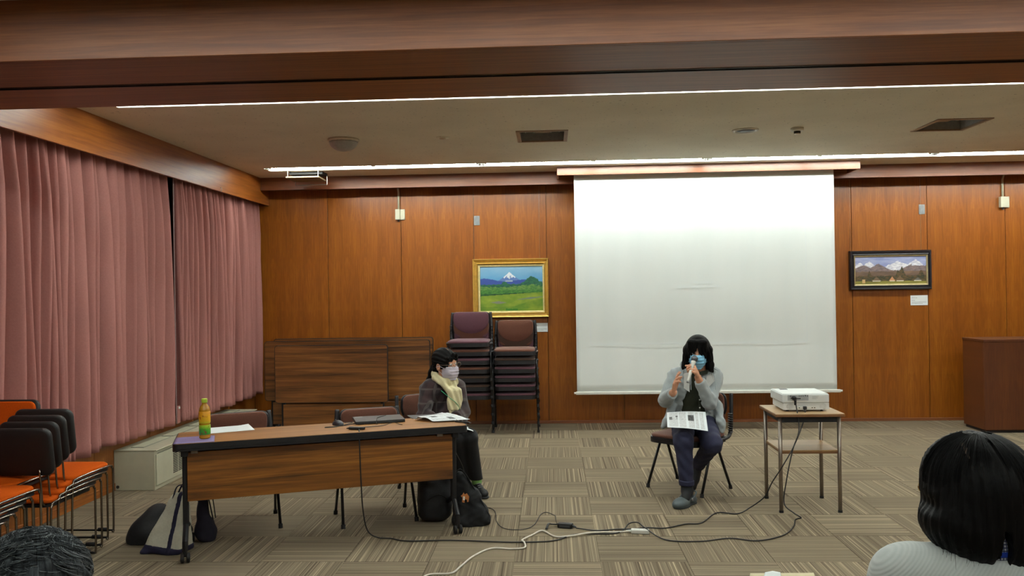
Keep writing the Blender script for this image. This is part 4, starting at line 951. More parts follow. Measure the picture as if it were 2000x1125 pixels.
# ---------------- person with the microphone
J=dict(pelvis=(1.10,6.60,.545),chest=(1.105,6.545,.80),neck=(1.13,6.50,.945),jaw=(1.125,6.455,1.01),shR=(.952,6.53,.885),elR=(.865,6.45,.715),wrR=(.898,6.25,.800),
 shL=(1.258,6.54,.885),elL=(1.185,6.38,.700),wrL=(1.085,6.285,.905),hiR=(1.01,6.56,.52),knR=(.945,6.13,.455),anR=(.965,6.115,.10),hiL=(1.18,6.55,.52),knL=(1.16,6.17,.425),anL=(1.105,6.50,.19))
torso,neck,arm,leg,A=body_parts(J,(.99,.05,0),(-.05,-.99,0),.97)
HC=(1.112,6.425,1.083); fr=head_frame((-.22,-.96,-.10),.02); hs=head_sdf(HC,fr)
lo,hi=bounds(J,.13); core=un(.03,torso,neck,*arm.values(),*leg.values()); hd=un(.02,hs,neck)
handL,bL=hand_sdf((1.085,6.285,.915),(-.40,-.62,.68),(-.9,.35,-.25),(-.05,.45,.9),1.05,1.1)
handR,bR=hand_sdf((.898,6.25,.800),(.10,-.30,.95),(.85,-.35,.1),(.25,.9,.2),.28,.3,.10,curls=(.12,.22,.42,.62))
vf=joinvf([snet(cut(core,ell(HC,(.5,.5,.135))),lo,hi,.012),snet(inter(hd,half((0,0,.93),(0,0,-1))),np.array(HC)-.17,np.array(HC)+.15,.0042),snet(handL,*bL,.0028),snet(handR,*bR,.0028)])
man=sobj('person',vf,m_skin); tag(man,'seated person with shaggy black hair in a pale grey hoodie speaking into a microphone','person'); eyes(HC,fr,man)
F,R_,U=fr; hp=lambda r,f,u:np.array(HC)+R_*r+F*f+U*u
# mask
def mask_sdf(hs,C,fr,t=.0085,top=-.008,bot=-.118,side=.064):
    F,R,U=fr; C=np.array(C,float)
    reg=inter(half(C+U*top,U),half(C+U*bot,-U),half(C+R*side,R),half(C-R*side,-R),half(C+F*.012,-F))
    return lambda P: np.maximum(hs(P)-t-.0022*np.sin(((P-C)@U)*260)*(np.abs((P-C)@R)<.05),reg(P))
m_mask=plain('blue_mask',(128,186,216),.7,0,.04,30); m_maskw=plain('pale_mask',(206,200,214),.75,0,.05,30)
sobj('face_mask',snet(mask_sdf(un(.02,hs,ell(hp(0,.07,-.055),(.045,.042,.045),[R_,F,U])),HC,fr),np.array(HC)-.15,np.array(HC)+.14,.0036),m_mask,man)
for s in (-1,1): obj('mask_loop',tube(new(),smooth_path([hp(s*.060,.045,-.03),hp(s*.082,.01,-.005),hp(s*.084,-.02,-.02),hp(s*.065,.03,-.075)],5),.0016,6),m_mask,man)
# hair: shaggy layered cut to the shoulders, fringe parted over the nose
m_h1=hair_mat('black_hair',(3,3,3),(11,9,8),HC,.65,.35,30)
def hair1(P):
    q=P-np.array(HC,np.float32); r=q@R_; f=q@F; u=q@U; an=np.arctan2(f,r)
    d=ell(hp(0,-.012,.026),(.096,.112,.108),[R_,F,U])(P)
    l=un(.03,*[cap(hp(s*.080,.012,.02),hp(s*.094,.0,-.10),.030,.022) for s in (-1,1)],cap(hp(0,-.08,.02),hp(0,-.085,-.11),.06,.055),cap(hp(.094,0,-.10),hp(.125,-.005,-.155),.018,.004),cap(hp(-.094,0,-.10),hp(-.112,.0,-.15),.018,.006),cap(hp(.085,-.03,-.10),hp(.105,-.03,-.19),.022,.006),cap(hp(-.085,-.03,-.10),hp(-.10,-.03,-.17),.024,.006),cap(hp(-.05,-.07,-.11),hp(-.075,-.06,-.18),.03,.008),cap(hp(.05,-.07,-.11),hp(.06,-.07,-.19),.03,.008))(P)
    fr1=un(.010,*[cap(hp(a,.082,.09),hp(b,.098-abs(b)*.45,c),.020,.006) for a,b,c in ((-.03,-.024,.022),(-.045,-.045,-.002),(-.055,-.062,-.03),(.03,.020,.006),(.045,.040,-.010),(.055,.060,-.03),(-.012,-.016,.006),(.012,.010,.030),(-.035,-.034,-.012))])(P)
    h=np.minimum(d+.0,9); k=.02
    def sm(a,b,k): t=np.clip(.5+.5*(b-a)/k,0,1); return b*(1-t)+a*t-k*t*(1-t)
    facecut=ell(hp(0,.085,-.055),(.066,.07,.10),[R_,F,U])(P)
    low=(-u-.045)
    d=np.maximum(d,np.minimum(low,1)); d=np.maximum(sm(d,l,.025),-facecut); d=np.minimum(d,fr1)
    return d+.0035*np.sin(an*23+u*30+2*np.sin(u*45))*np.clip((.09-u)*12,0,1)
sobj('hair',snet(hair1,np.array(HC)-.21,np.array(HC)+.17,.0048),m_h1,man)
R=random.Random(4); st=[]
for k in range(150):
    a=R.uniform(-.95*PI,.95*PI)+PI*0-PI/2*0; rr=np.array((math.cos(a),math.sin(a)))
    if rr[1]>.55: continue
    z0=R.uniform(-.02,.05); ln=R.uniform(.10,.20); fl=R.uniform(.0,.035)
    pts=[hp(rr[0]*(.094+fl*(t**2)+.004),rr[1]*(.10+fl*t*t),z0-ln*t) for t in (0,.25,.5,.75,1)]; st.append([Vector(p) for p in pts])
for k in range(14):
    s=R.choice((-1,1)); st.append([Vector(hp(s*(.09+.0*k),R.uniform(-.03,.02),-.08)),Vector(hp(s*.105,R.uniform(-.03,.02),-.115)),Vector(hp(s*R.uniform(.12,.155),R.uniform(-.03,.02),R.uniform(-.15,-.12)))])
strands('hair_strands',st,m_h1,man,.0016)
# clothes
m_hood=plain('pale_grey_hoodie',(158,166,168),.9,0,.06,200,.2,.2,.3); m_shirt=plain('olive_shirt',(42,46,32),.85,0,.1,120,.15); m_jean=plain('navy_trousers',(32,34,60),.85,0,.15,160,.2); m_inner=plain('hoodie_lining',(196,198,194),.9,0,.04,60)
fold=lambda a,s,ph=0:(lambda P:a*np.sin(P[:,2]*s+3*np.sin(P[:,0]*s*.33+ph)+2*np.sin(P[:,1]*s*.25))*np.cos(P[:,0]*s*.45+ph))
torsoU=inter(un(.03,torso),half((0,0,.99),(0,0,1)))
shirt=disp(inter(grow(torso,.012),half((0,0,.50),(0,0,-1)),half((0,0,.955),(0,0,1))),fold(.003,60,1))
sobj('shirt',snet(shirt,(.85,6.3,.45),(1.36,6.8,1.0),.0075),m_shirt,man)
for s in (-1,1): obj('shirt_collar',plate(new(),[(0,0),(.055,.012),(.062,.045),(.0,.03)] if s>0 else [(0,0),(0,.03),(-.062,.045),(-.055,.012)],0,.004,T(1.125,6.408,.905)@RX(PI/2-.35)),m_shirt,man)
sub=obj('placket',box(1.108,1.122,6.402,6.410,.60,.88,.002),m_shirt,man); 
for z in (.66,.72,.80): obj('button',lathe(new(),[(.001,0),(.0055,0),(.0055,.003),(.001,.003)],10,M=T(1.115,6.400,z)@RX(PI/2)),m_white,sub)
slv=un(.02,*arm.values()); 
hem=un(.05,ell((1.10,6.60,.56),(.185,.14,.14)),cap((.92,6.50,.66),(.865,6.44,.535),.035,.022),cap((1.27,6.50,.66),(1.275,6.40,.52),.038,.026),cap((1.27,6.38,.55),(1.275,6.36,.475),.03,.012),cap((.86,6.42,.55),(.83,6.40,.515),.028,.012))
jk=un(.03,grow(torso,.024),grow(slv,.016),hem)
def opening(P):
    z=P[:,2]; x=P[:,0]-1.085; w=np.clip(.048+.16*np.clip(.86-z,0,.5),0,.13)+.012*np.sin(z*20); c=.01*np.sin(z*9)
    return np.maximum(np.abs(x-c)-w,P[:,1]-6.50)
hoodcut=ell((1.127,6.43,.985),(.085,.11,.085))
armcuff=lambda s:half(np.array(J['wr'+s])-.15*(np.array(J['wr'+s])-np.array(J['el'+s])),np.array(J['wr'+s])-np.array(J['el'+s]))
def jacket(P):
    core_=np.maximum(un(.03,grow(torso,.024),hem)(P),np.maximum(P[:,2]-.955,-opening(P))); 
    q=P.copy(); d=core_
    for s in 'RL':
        a=np.maximum(grow(arm[s],.014)(P),armcuff(s)(P)); k=.03; t_=np.clip(.5+.5*(a-d)/k,0,1); d=a*(1-t_)+d*t_-k*t_*(1-t_)
    d=d+.0042*np.sin(P[:,2]*58+P[:,0]*34+5*np.sin(P[:,0]*11+P[:,2]*9)+3*np.sin(P[:,1]*17))*np.cos(P[:,0]*17-P[:,2]*13+P[:,1]*23)+.0018*np.sin(P[:,2]*130-P[:,0]*90+4*np.sin(P[:,1]*21))*np.cos(P[:,2]*31+P[:,0]*19)
    d=np.maximum(d,-hoodcut(P)); return np.maximum(d,.47-P[:,2])
sobj('hoodie',snet(jacket,(.74,6.15,.44),(1.42,6.82,1.0),.0072),m_hood,man)
sobj('hood',snet(disp(un(.03,*[cap(a,b,.032) for a,b in (((1.03,6.46,.93),(1.04,6.60,.965)),((1.04,6.60,.965),(1.13,6.65,.965)),((1.13,6.65,.965),(1.21,6.60,.965)),((1.21,6.60,.965),(1.225,6.47,.93)))]),fold(.003,70)),(.95,6.38,.86),(1.30,6.72,1.03),.007),m_hood,man)
for s,x in ((-1,1.035),(1,1.185)):
    V=[(x-s*.010,6.415,.93),(x+s*.030,6.425,.92),(x+s*.038-.0,6.392,.81),(x-s*.004,6.392,.78)] if s<0 else [(x-.01,6.42,.90),(x+.035,6.43,.92),(x+.052,6.415,.865),(x-.03,6.388,.79)]
    b=new(); vs=[b.verts.new(v) for v in V]; f_=b.faces.new(vs); r=bmesh.ops.extrude_face_region(b,geom=[f_]); bmesh.ops.translate(b,verts=[v for v in r['geom'] if isinstance(v,bmesh.types.BMVert)],vec=(0,.01,0)); obj('hoodie_lining',b,m_inner,man)
for s,x in ((-1,1.055),(1,1.225)): obj('drawstring',tube(new(),smooth_path([(x,6.405,.925),(x+s*.006,6.385,.86),(x+s*.008,6.375,.80)],4),.0028,6),m_hood,man)
tro=lambda P: np.maximum(un(.03,grow(leg['R'],.012),grow(leg['L'],.014),grow(ell(J['pelvis'],(.165,.115,.11)),.006))(P)+.004*np.sin(P[:,2]*70+4*np.sin(P[:,0]*20))*np.sin(P[:,1]*40),P[:,2]-.62)
sobj('trousers',snet(inter(tro,half((0,0,.135),(0,0,-1))),(.8,6.0,.10),(1.35,6.78,.66),.0078),m_jean,man)
sobj('trouser_cuff',snet(inter(grow(leg['R'],.017),half((0,0,.135),(0,0,-1)),half((0,0,.175),(0,0,1))),(.85,6.0,.11),(1.08,6.25,.2),.006),m_jean,man)
sobj('sock',snet(inter(un(.02,grow(leg['R'],.006),cap((.965,6.115,.09),(.94,6.04,.055),.04,.03)),half((0,0,.15),(0,0,1))),(.88,5.95,.02),(1.05,6.2,.18),.006),m_bag2,man)
m_clog=plain('grey_clog',(72,82,84),.5,0,.08,50,.1)
def clog(o,d,nm,label=None):
    d=unit(d); s=np.cross(d,(0,0,1)); A_=[s,d,(0,0,1)]; o=np.array(o,float)
    f_=inter(un(.03,ell(o+d*.075+(0,0,.026),(.054,.088,.044),A_),ell(o-d*.06+(0,0,.028),(.044,.06,.036),A_)),half(o+(0,0,.004),(0,0,-1)))
    f_=cut(f_,ell(o-d*.03+(0,0,.085),(.036,.072,.045),A_))
    c=sobj(nm,snet(f_,o-.17,o+(.17,.17,.13),.005),m_clog,man)
    sobj('sole',snet(inter(un(.03,ell(o+d*.065,(.056,.088,.02),A_),ell(o-d*.06,(.047,.062,.02),A_)),half(o+(0,0,-.0),(0,0,-1))),o-.17,o+(.17,.17,.05),.005),plain('clog_sole',(50,56,58),.6),c)
    P0=[o+s*q*.050+d*a+np.array((0,0,z)) for q,a,z in ((1,.0,.05),(.98,-.05,.075),(.5,-.095,.085),(-.5,-.095,.085),(-.98,-.05,.075),(-1,.0,.05))]
    obj('heel_strap',tube(new(),smooth_path(P0,4),.007,8,True,.5),m_clog,c,True)
    obj('strap_rivet',lathe(new(),[(.001,-.003),(.009,-.003),(.009,.003),(.001,.003)],12,M=T(*(o+s*-.052+(0,0,.05)))@RZ(math.atan2(d[1],d[0])-PI/2)@RY(PI/2)),m_grey,c)
    return c
clog((.952,6.080,0),(-.62,-.78,0),'clog')
# the other foot rests on its toes under the chair
o=np.array((1.085,6.47,.10)); sobj('rear_shoe',snet(un(.03,cap(o+(0,.0,.06),o+(-.035,-.05,-.045),.042,.036),cap(o+(.01,.03,.07),o+(-.01,0,0),.038,.04)),o-.15,o+.17,.006),m_bag,man)
# microphone
b0=np.array((.992,6.175,.885)); b1=np.array((1.066,6.285,1.058)); d=unit(b1-b0)
t=thing('microphone','silver handheld microphone held to the blue face mask','microphone',tuple(b0)); q=lambda k:Vector(d*k)
obj('barrel',tube(new(),[q(0),q(.01),q(.15),q(.175)],[.0105,.0115,.0145,.019],20),plain('microphone_silver',(196,196,188),.35,.3),t,True)
obj('grille',lathe(new(),[(.001,-.026),(.014,-.022),(.024,-.008),(.026,.004),(.021,.018),(.010,.026),(.001,.027)],20,M=T(*q(.198))@Vector(d).to_track_quat('Z','Y').to_matrix().to_4x4()),plain('microphone_mesh',(90,92,96),.4,.6),t,True)
obj('switch',box(-.004,.004,-.016,-.011,-.01,.01,.001,M=T(*q(.10))@Vector(d).to_track_quat('Z','Y').to_matrix().to_4x4()),m_grey,t); obj('end_cap',tube(new(),[q(-.006),q(.0)],.011,16),m_grey,t)
# handout on the lap
C4=[(.847,6.27,.645),(1.136,6.28,.645),(1.112,6.055,.540),(.820,6.055,.570)]
V=[];F_=[];nx,ny=80,48
for i in range(nx+1):
    for j in range(ny+1):
        u,v=i/nx,j/ny; p=(Vector(C4[3])*(1-u)+Vector(C4[2])*u)*(1-v)+(Vector(C4[0])*(1-u)+Vector(C4[1])*u)*v; V.append(p+Vector((0,0,.006*math.sin(u*PI))))
for i in range(nx):
    for j in range(ny): a=i*(ny+1)+j; F_.append((a,a+ny+1,a+ny+2,a+1))
ho=obj('handout',(V,F_),m_print,None,True); ho.modifiers.new('s','SOLIDIFY').thickness=.0012; tag(ho,'white printed handout with two small pictures on the lap of the microphone speaker','paper')
paint(ho,nx,ny,pr(23,[(.53,.68,.44,.78,70),(.06,.13,.48,.68,90),(.22,.27,.66,.74,80),(.24,.26,.50,.66,90),(.13,.19,.5,.6,200)],[(.30,.48),(.72,.80),(.83,.93),(.05,.28),(.54,.7)]))
# ---------------- person with the scarf
J=dict(pelvis=(-.93,6.60,.53),chest=(-.875,6.475,.755),neck=(-.850,6.43,.885),jaw=(-.842,6.40,.945),shR=(-.975,6.39,.822),elR=(-.985,6.27,.635),wrR=(-.84,6.18,.60),
 shL=(-.755,6.55,.822),elL=(-.705,6.43,.635),wrL=(-.745,6.26,.615),hiR=(-.93,6.52,.50),knR=(-.745,6.20,.475),anR=(-.71,6.44,.10),hiL=(-.85,6.62,.50),knL=(-.640,6.24,.475),anL=(-.605,6.42,.10))
torso,neck,arm,leg,A=body_parts(J,(.75,.62,.0),(.60,-.80,0),.82)
HC=(-.833,6.392,1.015); fr=head_frame((.86,-.50,-.05),-.06); F,R_,U=fr; hs=head_sdf(HC,fr); hp=lambda r,f,u:np.array(HC)+R_*r+F*f+U*u
lo,hi=bounds(J,.13); core=un(.03,torso,neck,*arm.values(),*leg.values()); hd=un(.02,hs,neck)
handL,bL=hand_sdf(J['wrL'],(.10,-.9,-.25),(0,-.2,-1),(-.9,-.2,0),.55,.5,sc=.9); handR,bR=hand_sdf(J['wrR'],(.9,-.2,-.1),(0,0,-1),(.2,.9,0),.5,.5,sc=.9)
vf=joinvf([snet(cut(core,ell(HC,(.4,.4,.12))),lo,hi,.012),snet(inter(hd,half((0,0,.88),(0,0,-1))),np.array(HC)-.16,np.array(HC)+.15,.0042),snet(handL,*bL,.003),snet(handR,*bR,.003)])
wom=sobj('person',vf,m_skin2); tag(wom,'seated person in a dark plaid jacket and cream scarf looking to the right','person'); eyes(HC,fr,wom)
sobj('face_mask',snet(mask_sdf(un(.02,hs,ell(hp(0,.07,-.055),(.045,.036,.045),[R_,F,U])),HC,fr,.008,-.010,-.115,.062),np.array(HC)-.15,np.array(HC)+.14,.0036),m_maskw,wom)
for s in (-1,1): obj('mask_loop',tube(new(),smooth_path([hp(s*.060,.045,-.03),hp(s*.082,.01,-.005),hp(s*.084,-.02,-.02),hp(s*.065,.03,-.075)],5),.0016,6),m_maskw,wom)
m_h2=hair_mat('dark_hair',(4,3,3),(13,11,10),HC,.65,.3,26)
def hair2(P):
    q=P-np.array(HC,np.float32); r=q@R_; f=q@F; u=q@U
    d=ell(hp(0,-.014,.030),(.084,.103,.099),[R_,F,U])(P)
    d=np.maximum(d,-(u+.030+.35*np.minimum(f,0)*1.0)); fc=ell(hp(0,.115,-.045),(.072,.075,.098),[R_,F,U])(P); d=np.maximum(d,-fc)
    ear=un(0,*[ell(hp(s*.088,-.004,-.022),(.022,.022,.028),[R_,F,U]) for s in (-1,1)])(P); d=np.maximum(d,-ear)
    side=un(.01,*[cap(hp(s*.055,.070,.06),hp(s*.070,.050,-.012),.014,.006) for s in (-1,1)],cap(hp(-.02,.085,.085),hp(-.045,.083,.035),.014,.006),cap(hp(.01,.09,.085),hp(.03,.088,.035),.014,.006))(P)
    tail=un(.02,cap(hp(0,-.10,-.02),hp(.015,-.115,-.075),.030,.026),cap(hp(.015,-.115,-.075),hp(.02,-.145,-.135),.030,.020),cap(hp(.02,-.145,-.135),hp(.03,-.15,-.19),.020,.006))(P)
    nape=ell(hp(0,-.075,-.035),(.055,.035,.05),[R_,F,U])(P)
    d=np.minimum(np.minimum(d,side),np.minimum(tail,nape)); return d+.002*np.sin(np.arctan2(u,r)*20+f*30)
sobj('hair',snet(hair2,np.array(HC)-.24,np.array(HC)+.16,.0046),m_h2,wom)
obj('hair_tie',tube(new(),smooth_path([hp(.03*math.cos(a),-.112+.01*math.sin(a),-.05+.028*math.sin(a)) for a in [2*PI*k/8 for k in range(9)]],2),.005,6,False),m_bag,wom)
sobj('hair_part',snet(inter(ell(hp(0,-.014,.030),(.0855,.1045,.1005),[R_,F,U]),lambda P:np.abs((P-np.array(HC,np.float32))@R_-.01)-.004,half(hp(0,.04,0),F),half(hp(0,-.03,0),-F),half(hp(0,0,.09),-U)),np.array(HC)-.14,np.array(HC)+.15,.0035),m_skin2,wom)
m_gl=plain('glasses_frame',(150,130,116),.3,.5)
g=new()
for s in (-1,1):
    c=hp(s*.033,.108,.004); tube(g,[Vector(c+R_*.024*math.cos(a)+U*.017*math.sin(a)) for a in [2*PI*k/16 for k in range(17)]],.0016,6,False)
    tube(g,[Vector(x) for x in (hp(s*.057,.106,.010),hp(s*.076,.07,.008),hp(s*.082,-.005,.004),hp(s*.082,-.02,-.012))],.0016,6)
tube(g,[Vector(hp(-.009,.109,.006)),Vector(hp(.009,.109,.006))],.0016,6); obj('glasses',g,m_gl,wom,True)
# plaid jacket
t=NT('dark_plaid'); v=t.coord((1,1,1),rot=(0,0,.65)); sp=t.n('ShaderNodeSeparateXYZ'); t.l(v,sp.inputs[0])
def line(o,freq,ph,th): return t.math('GREATER_THAN',t.math('SINE',t.math('ADD',t.math('MULTIPLY',o,freq),ph)),th)
a1=line(sp.outputs[2],62,.4,.93); a2=line(sp.outputs[0],62,1.1,.93); b1=line(sp.outputs[2],62,2.2,.3); b2=line(sp.outputs[0],62,3.0,.3)
c0=t.mix(t.math('MULTIPLY',b1,.5),lin((44,32,34)),lin((26,22,26))); c1=t.mix(t.math('MULTIPLY',b2,.5),c0,lin((58,40,40))); c2=t.mix(t.math('MULTIPLY',t.math('MAXIMUM',a1,a2),.55),c1,lin((78,72,68)))
t.l(c2,t.b.inputs['Base Color']); m_plaid=t.fin(.9,0,.2,.2)
def jacket2(P):
    base=un(.03,torso,cap((-.93,6.5,.60),(-.80,6.42,.60),.11))
    d=np.maximum(grow(base,.022)(P),P[:,2]-.905)
    for s in 'RL':
        w=np.array(J['wr'+s]); e=np.array(J['el'+s]); a=np.maximum(grow(arm[s],.020)(P),half(w-.1*(w-e),w-e)(P)); k=.02; t_=np.clip(.5+.5*(a-d)/k,0,1); d=a*(1-t_)+d*t_-k*t_*(1-t_)
    d=d+.0045*np.sin(P[:,2]*66+4*np.sin(P[:,0]*18)+2*np.sin(P[:,1]*20))*np.cos(P[:,0]*30+P[:,1]*26)
    d=np.maximum(d,-ell((-.838,6.40,.93),(.062,.07,.075))(P)); return np.maximum(d,.49-P[:,2])
sobj('jacket',snet(jacket2,(-1.18,6.0,.46),(-.55,6.82,.95),.0075),m_plaid,wom)
fv=np.array((.60,-.80,0)); lv=np.array((.80,.60,0)); sc0=np.array((-.848,6.425,.89))
m_scarf=plain('cream_scarf',(216,206,164),.9,0,.06,120,.2,.2,.3)
def sp_(l,f,u): return sc0+lv*l+fv*f+np.array((0,0,u))
ring=[cap(sp_(.068*math.cos(a),.075*math.sin(a),.025-.035*math.sin(a)),sp_(.068*math.cos(b_),.075*math.sin(b_),.025-.035*math.sin(b_)),.031) for a,b_ in [(2*PI*k/12,2*PI*(k+1)/12) for k in range(12)]]
fl=np.array((.35,-.94,0)); A2=[unit((.94,.35,0)),fl,(0,0,1)]
hang=un(.02,cap(sp_(-.058,.06,-.01),sp_(-.012,.125,-.09),.026,.024),cap(sp_(.06,.065,-.01),sp_(.005,.125,-.08),.026,.024),rbx(sp_(.0,.142,-.140),(.048,.020,.085),.018,A2),rbx(sp_(.040,.138,-.125),(.034,.018,.07),.016,A2))
sobj('scarf',snet(disp(un(.012,*ring,hang),lambda P:.004*np.sin(((P-sc0)@lv)*150+P[:,2]*50)),sc0-(.16,.24,.29),sc0+(.18,.15,.10),.0052),m_scarf,wom)
st=[]; R=random.Random(9)
for k in range(46):
    l=-.038+.095*k/45; z=-.212 if l<.03 else -.182; p=sp_(l,.146,z); st.append([Vector(p),Vector(p+np.array((R.uniform(-.006,.006),-.003,-.025))),Vector(p+np.array((R.uniform(-.016,.016),R.uniform(-.01,0),-.055)))])
strands('scarf_fringe',st,m_scarf,wom,.003,5)
obj('lanyard',tube(new(),smooth_path([sp_(-.075,.085,-.07),sp_(-.03,.158,-.13),sp_(.01,.168,-.165),sp_(.04,.162,-.21),sp_(.045,.15,-.26)],6),.0035,6,True,.5),plain('green_lanyard',(44,150,104),.5),wom,True)
m_blk=plain('black_trousers',(17,17,20),.85,0,.15,160,.15)
sobj('trousers',snet(inter(un(.03,grow(leg['R'],.014),grow(leg['L'],.014),grow(ell(J['pelvis'],(.15,.12,.10)),.0)),half((0,0,.12),(0,0,-1)),half((0,0,.60),(0,0,1))),(-1.15,6.02,.09),(-.5,6.8,.62),.0078),m_blk,wom)
for s in 'RL':
    a=np.array(J['an'+s]); sobj('sock',snet(inter(grow(leg[s],.004),half((0,0,.14),(0,0,1)),half((0,0,.055),(0,0,-1))),a-(.07,.07,.06),a+(.07,.07,.06),.005),plain('green_sock',(140,190,110),.85) if s=='L' else plain('pale_sock',(190,196,190),.85),wom)
def sneaker(a,d):
    d=unit(d); s=np.cross(d,(0,0,1)); A_=[s,d,(0,0,1)]; a=np.array((a[0],a[1],0.0))
    f_=inter(un(.03,ell(a+d*.10+(0,0,.032),(.044,.075,.036),A_),ell(a+d*.01+(0,0,.045),(.040,.065,.052),A_)),half(a+(0,0,.012),(0,0,-1)),half(a+(0,0,.098),(0,0,1)))
    sh=sobj('sneaker',snet(f_,a-.19,a+(.19,.19,.12),.005),m_bag,wom)
    sobj('sole',snet(inter(un(.04,ell(a+d*.10+(0,0,.008),(.049,.082,.018),A_),ell(a+d*.0+(0,0,.008),(.044,.066,.018),A_)),half(a+(0,0,.0),(0,0,-1)),half(a+(0,0,.02),(0,0,1))),a-.2,a+(.2,.2,.04),.005),m_rubber,sh)
    b=new()
    for k in range(4): c=a+d*(.045+.018*k)+np.array((0,0,.090-.010*k)); tube(b,[Vector(c+s*.02),Vector(c+(0,0,.004)),Vector(c-s*.02)],.0025,6)
    pieces('lace',b,m_grey,sh)
sneaker(J['anL'],(.45,-.85,0)); sneaker(J['anR'],(.3,-.9,0))
pw=sheet('paper_sheet',[(-.80,6.13),(-.60,6.17),(-.625,6.30),(-.79,6.27)],.552,m_paper,'curved white paper lying across the knees beside the desk end','paper',.001,lambda u,v:-.022*abs(2*u-1)**2)
# ---------------- foreground person at the right, seen from behind
J=dict(pelvis=(.95,1.92,.56),chest=(.955,1.93,.80),neck=(.965,1.95,.975),jaw=(.965,1.975,1.03),shR=(1.14,1.92,.905),elR=(1.19,2.0,.66),wrR=(1.10,2.2,.67),
 shL=(.79,1.94,.905),elL=(.745,2.03,.66),wrL=(.80,2.22,.67),hiR=(1.04,1.93,.53),knR=(1.08,2.40,.49),anR=(1.08,2.38,.09),hiL=(.86,1.93,.53),knL=(.83,2.40,.49),anL=(.83,2.38,.09))
torso,neck,arm,leg,A=body_parts(J,(-.99,.06,0),(.05,.99,0),.95)
HC=(.962,1.985,1.092); fr=head_frame((-.10,.98,-.12),.0); F,R_,U=fr; hs=head_sdf(HC,fr); hp=lambda r,f,u:np.array(HC)+R_*r+F*f+U*u
feet=un(.03,*[cap(np.array(J['an'+s])+(0,-.03,-.05),np.array(J['an'+s])+(0,.14,-.055),.04,.032) for s in 'RL'])
lo,hi=bounds(J,.16); hL,bL=hand_sdf(J['wrL'],(.2,.95,0),(0,0,-1),(.9,0,0),.4,.5,sc=.92); hR,bR=hand_sdf(J['wrR'],(-.2,.95,0),(0,0,-1),(-.9,0,0),.4,.5,sc=.92)
vf=joinvf([snet(cut(un(.03,torso,neck,feet,*arm.values(),*leg.values()),ell(HC,(.4,.4,.10))),lo,hi,.013),snet(inter(un(.02,hs,neck),half((0,0,.98),(0,0,-1))),np.array(HC)-.16,np.array(HC)+.15,.0045),snet(hL,*bL,.004),snet(hR,*bR,.004)])
fw_=sobj('person',vf,m_skin); tag(fw_,'person seen from behind with a long black bob and pale grey ribbed sweater','person'); eyes(HC,fr,fw_)
m_h3=hair_mat('glossy_black_hair',(4,4,4),(11,10,10),(.975,1.955,1.15),.55,.22,34)
def hair3(P):
    x,y,z=P[:,0],P[:,1],P[:,2]
    d=ell((.970,1.965,1.126),(.113,.128,.112))(P)
    b=un(.05,ell((.975,1.940,1.065),(.112,.100,.10)),ell((.925,1.945,1.035),(.082,.090,.062)),ell((1.045,1.935,1.02),(.072,.085,.085)),ell((.955,1.92,1.0),(.060,.07,.045)),ell((1.055,1.925,.985),(.052,.07,.05)))(P)
    k=.035; t_=np.clip(.5+.5*(b-d)/k,0,1); d=b*(1-t_)+d*t_-k*t_*(1-t_)
    d=np.maximum(d,-ell((.93,2.11,1.06),(.07,.065,.10))(P))
    d=np.maximum(d,-ell((.974,1.868,.990),(.015,.075,.055))(P))
    dent=ell((.842,1.95,1.080),(.016,.06,.012))(P); kk=.02; t_=np.clip(.5+.5*(-dent-d)/kk,0,1); d=-dent*t_+d*(1-t_)+kk*t_*(1-t_)
    return d+.0016*np.sin(np.arctan2(y-1.96,x-.97)*34+z*22)+.0012*np.sin(np.arctan2(y-1.96,x-.97)*71-z*30)
sobj('hair',snet(hair3,(.80,1.78,.90),(1.15,2.12,1.27),.0046),m_h3,fw_)
R=random.Random(12); st=[]
for k in range(420):
    a=R.uniform(-PI*1.25,PI*.25)   # back half
    ca,sa=math.cos(a),math.sin(a); cx=.970; L=R.uniform(.12,.215); e=.0015+R.random()*.0025
    pts=[]
    for i in range(9):
        u=i/8; ph=.25+u*1.35; z=1.128+.112*math.cos(ph); rr=math.sin(min(ph,PI/2))
        if ph>PI/2: z=1.128-(ph-PI/2)*1.2*L; 
        x=cx+ca*(.1135*rr+e)+(.02 if ca>0 else -.0)*u*u; y=1.955+sa*(.1185*rr+e)*(1-.10*u)
        pts.append(Vector((x,y,z)))
    if not (.955<pts[-1].x<.993 and sa<0): st.append(pts)
for k in range(60):
    x=R.choice((R.uniform(.86,.94),R.uniform(1.01,1.10))); y=R.uniform(1.86,1.92); st.append([Vector((x,y,1.03)),Vector((x+R.uniform(-.004,.008),y-.01,.99)),Vector((x+R.uniform(-.01,.014),y,.945+R.random()*.02))])
strands('hair_strands',st,m_h3,fw_,.0009,3)
pp=smooth_path([(.9209,1.953,1.2270),(.9210,1.936,1.2243),(.9199,1.918,1.2183),(.9185,1.9026,1.2107),(.9168,1.8904,1.2017),(.9165,1.8809,1.1934)],3)
obj('hair_part',tube(new(),pp,[.001+.0042*math.sin(PI*(i+.5)/len(pp)) for i in range(len(pp))],8,True,.6),plain('scalp',(112,92,78),.7),fw_,True)
g=new()
for s in (-1,1):
    c=hp(s*.033,.110,.002); tube(g,[Vector(c+R_*.025*math.cos(a)+U*.018*math.sin(a)) for a in [2*PI*k/16 for k in range(17)]],.0014,6,False); tube(g,[Vector(x) for x in (hp(s*.058,.108,.008),hp(s*.080,.06,.008),hp(s*.084,-.02,.0))],.0014,6)
obj('glasses',g,plain('gold_glasses',(206,176,110),.25,.8),fw_,True)
t=NT('ribbed_sweater'); tc=t.n('ShaderNodeTexCoord'); sp=t.n('ShaderNodeSeparateXYZ'); t.l(tc.outputs['Object'],sp.inputs[0])
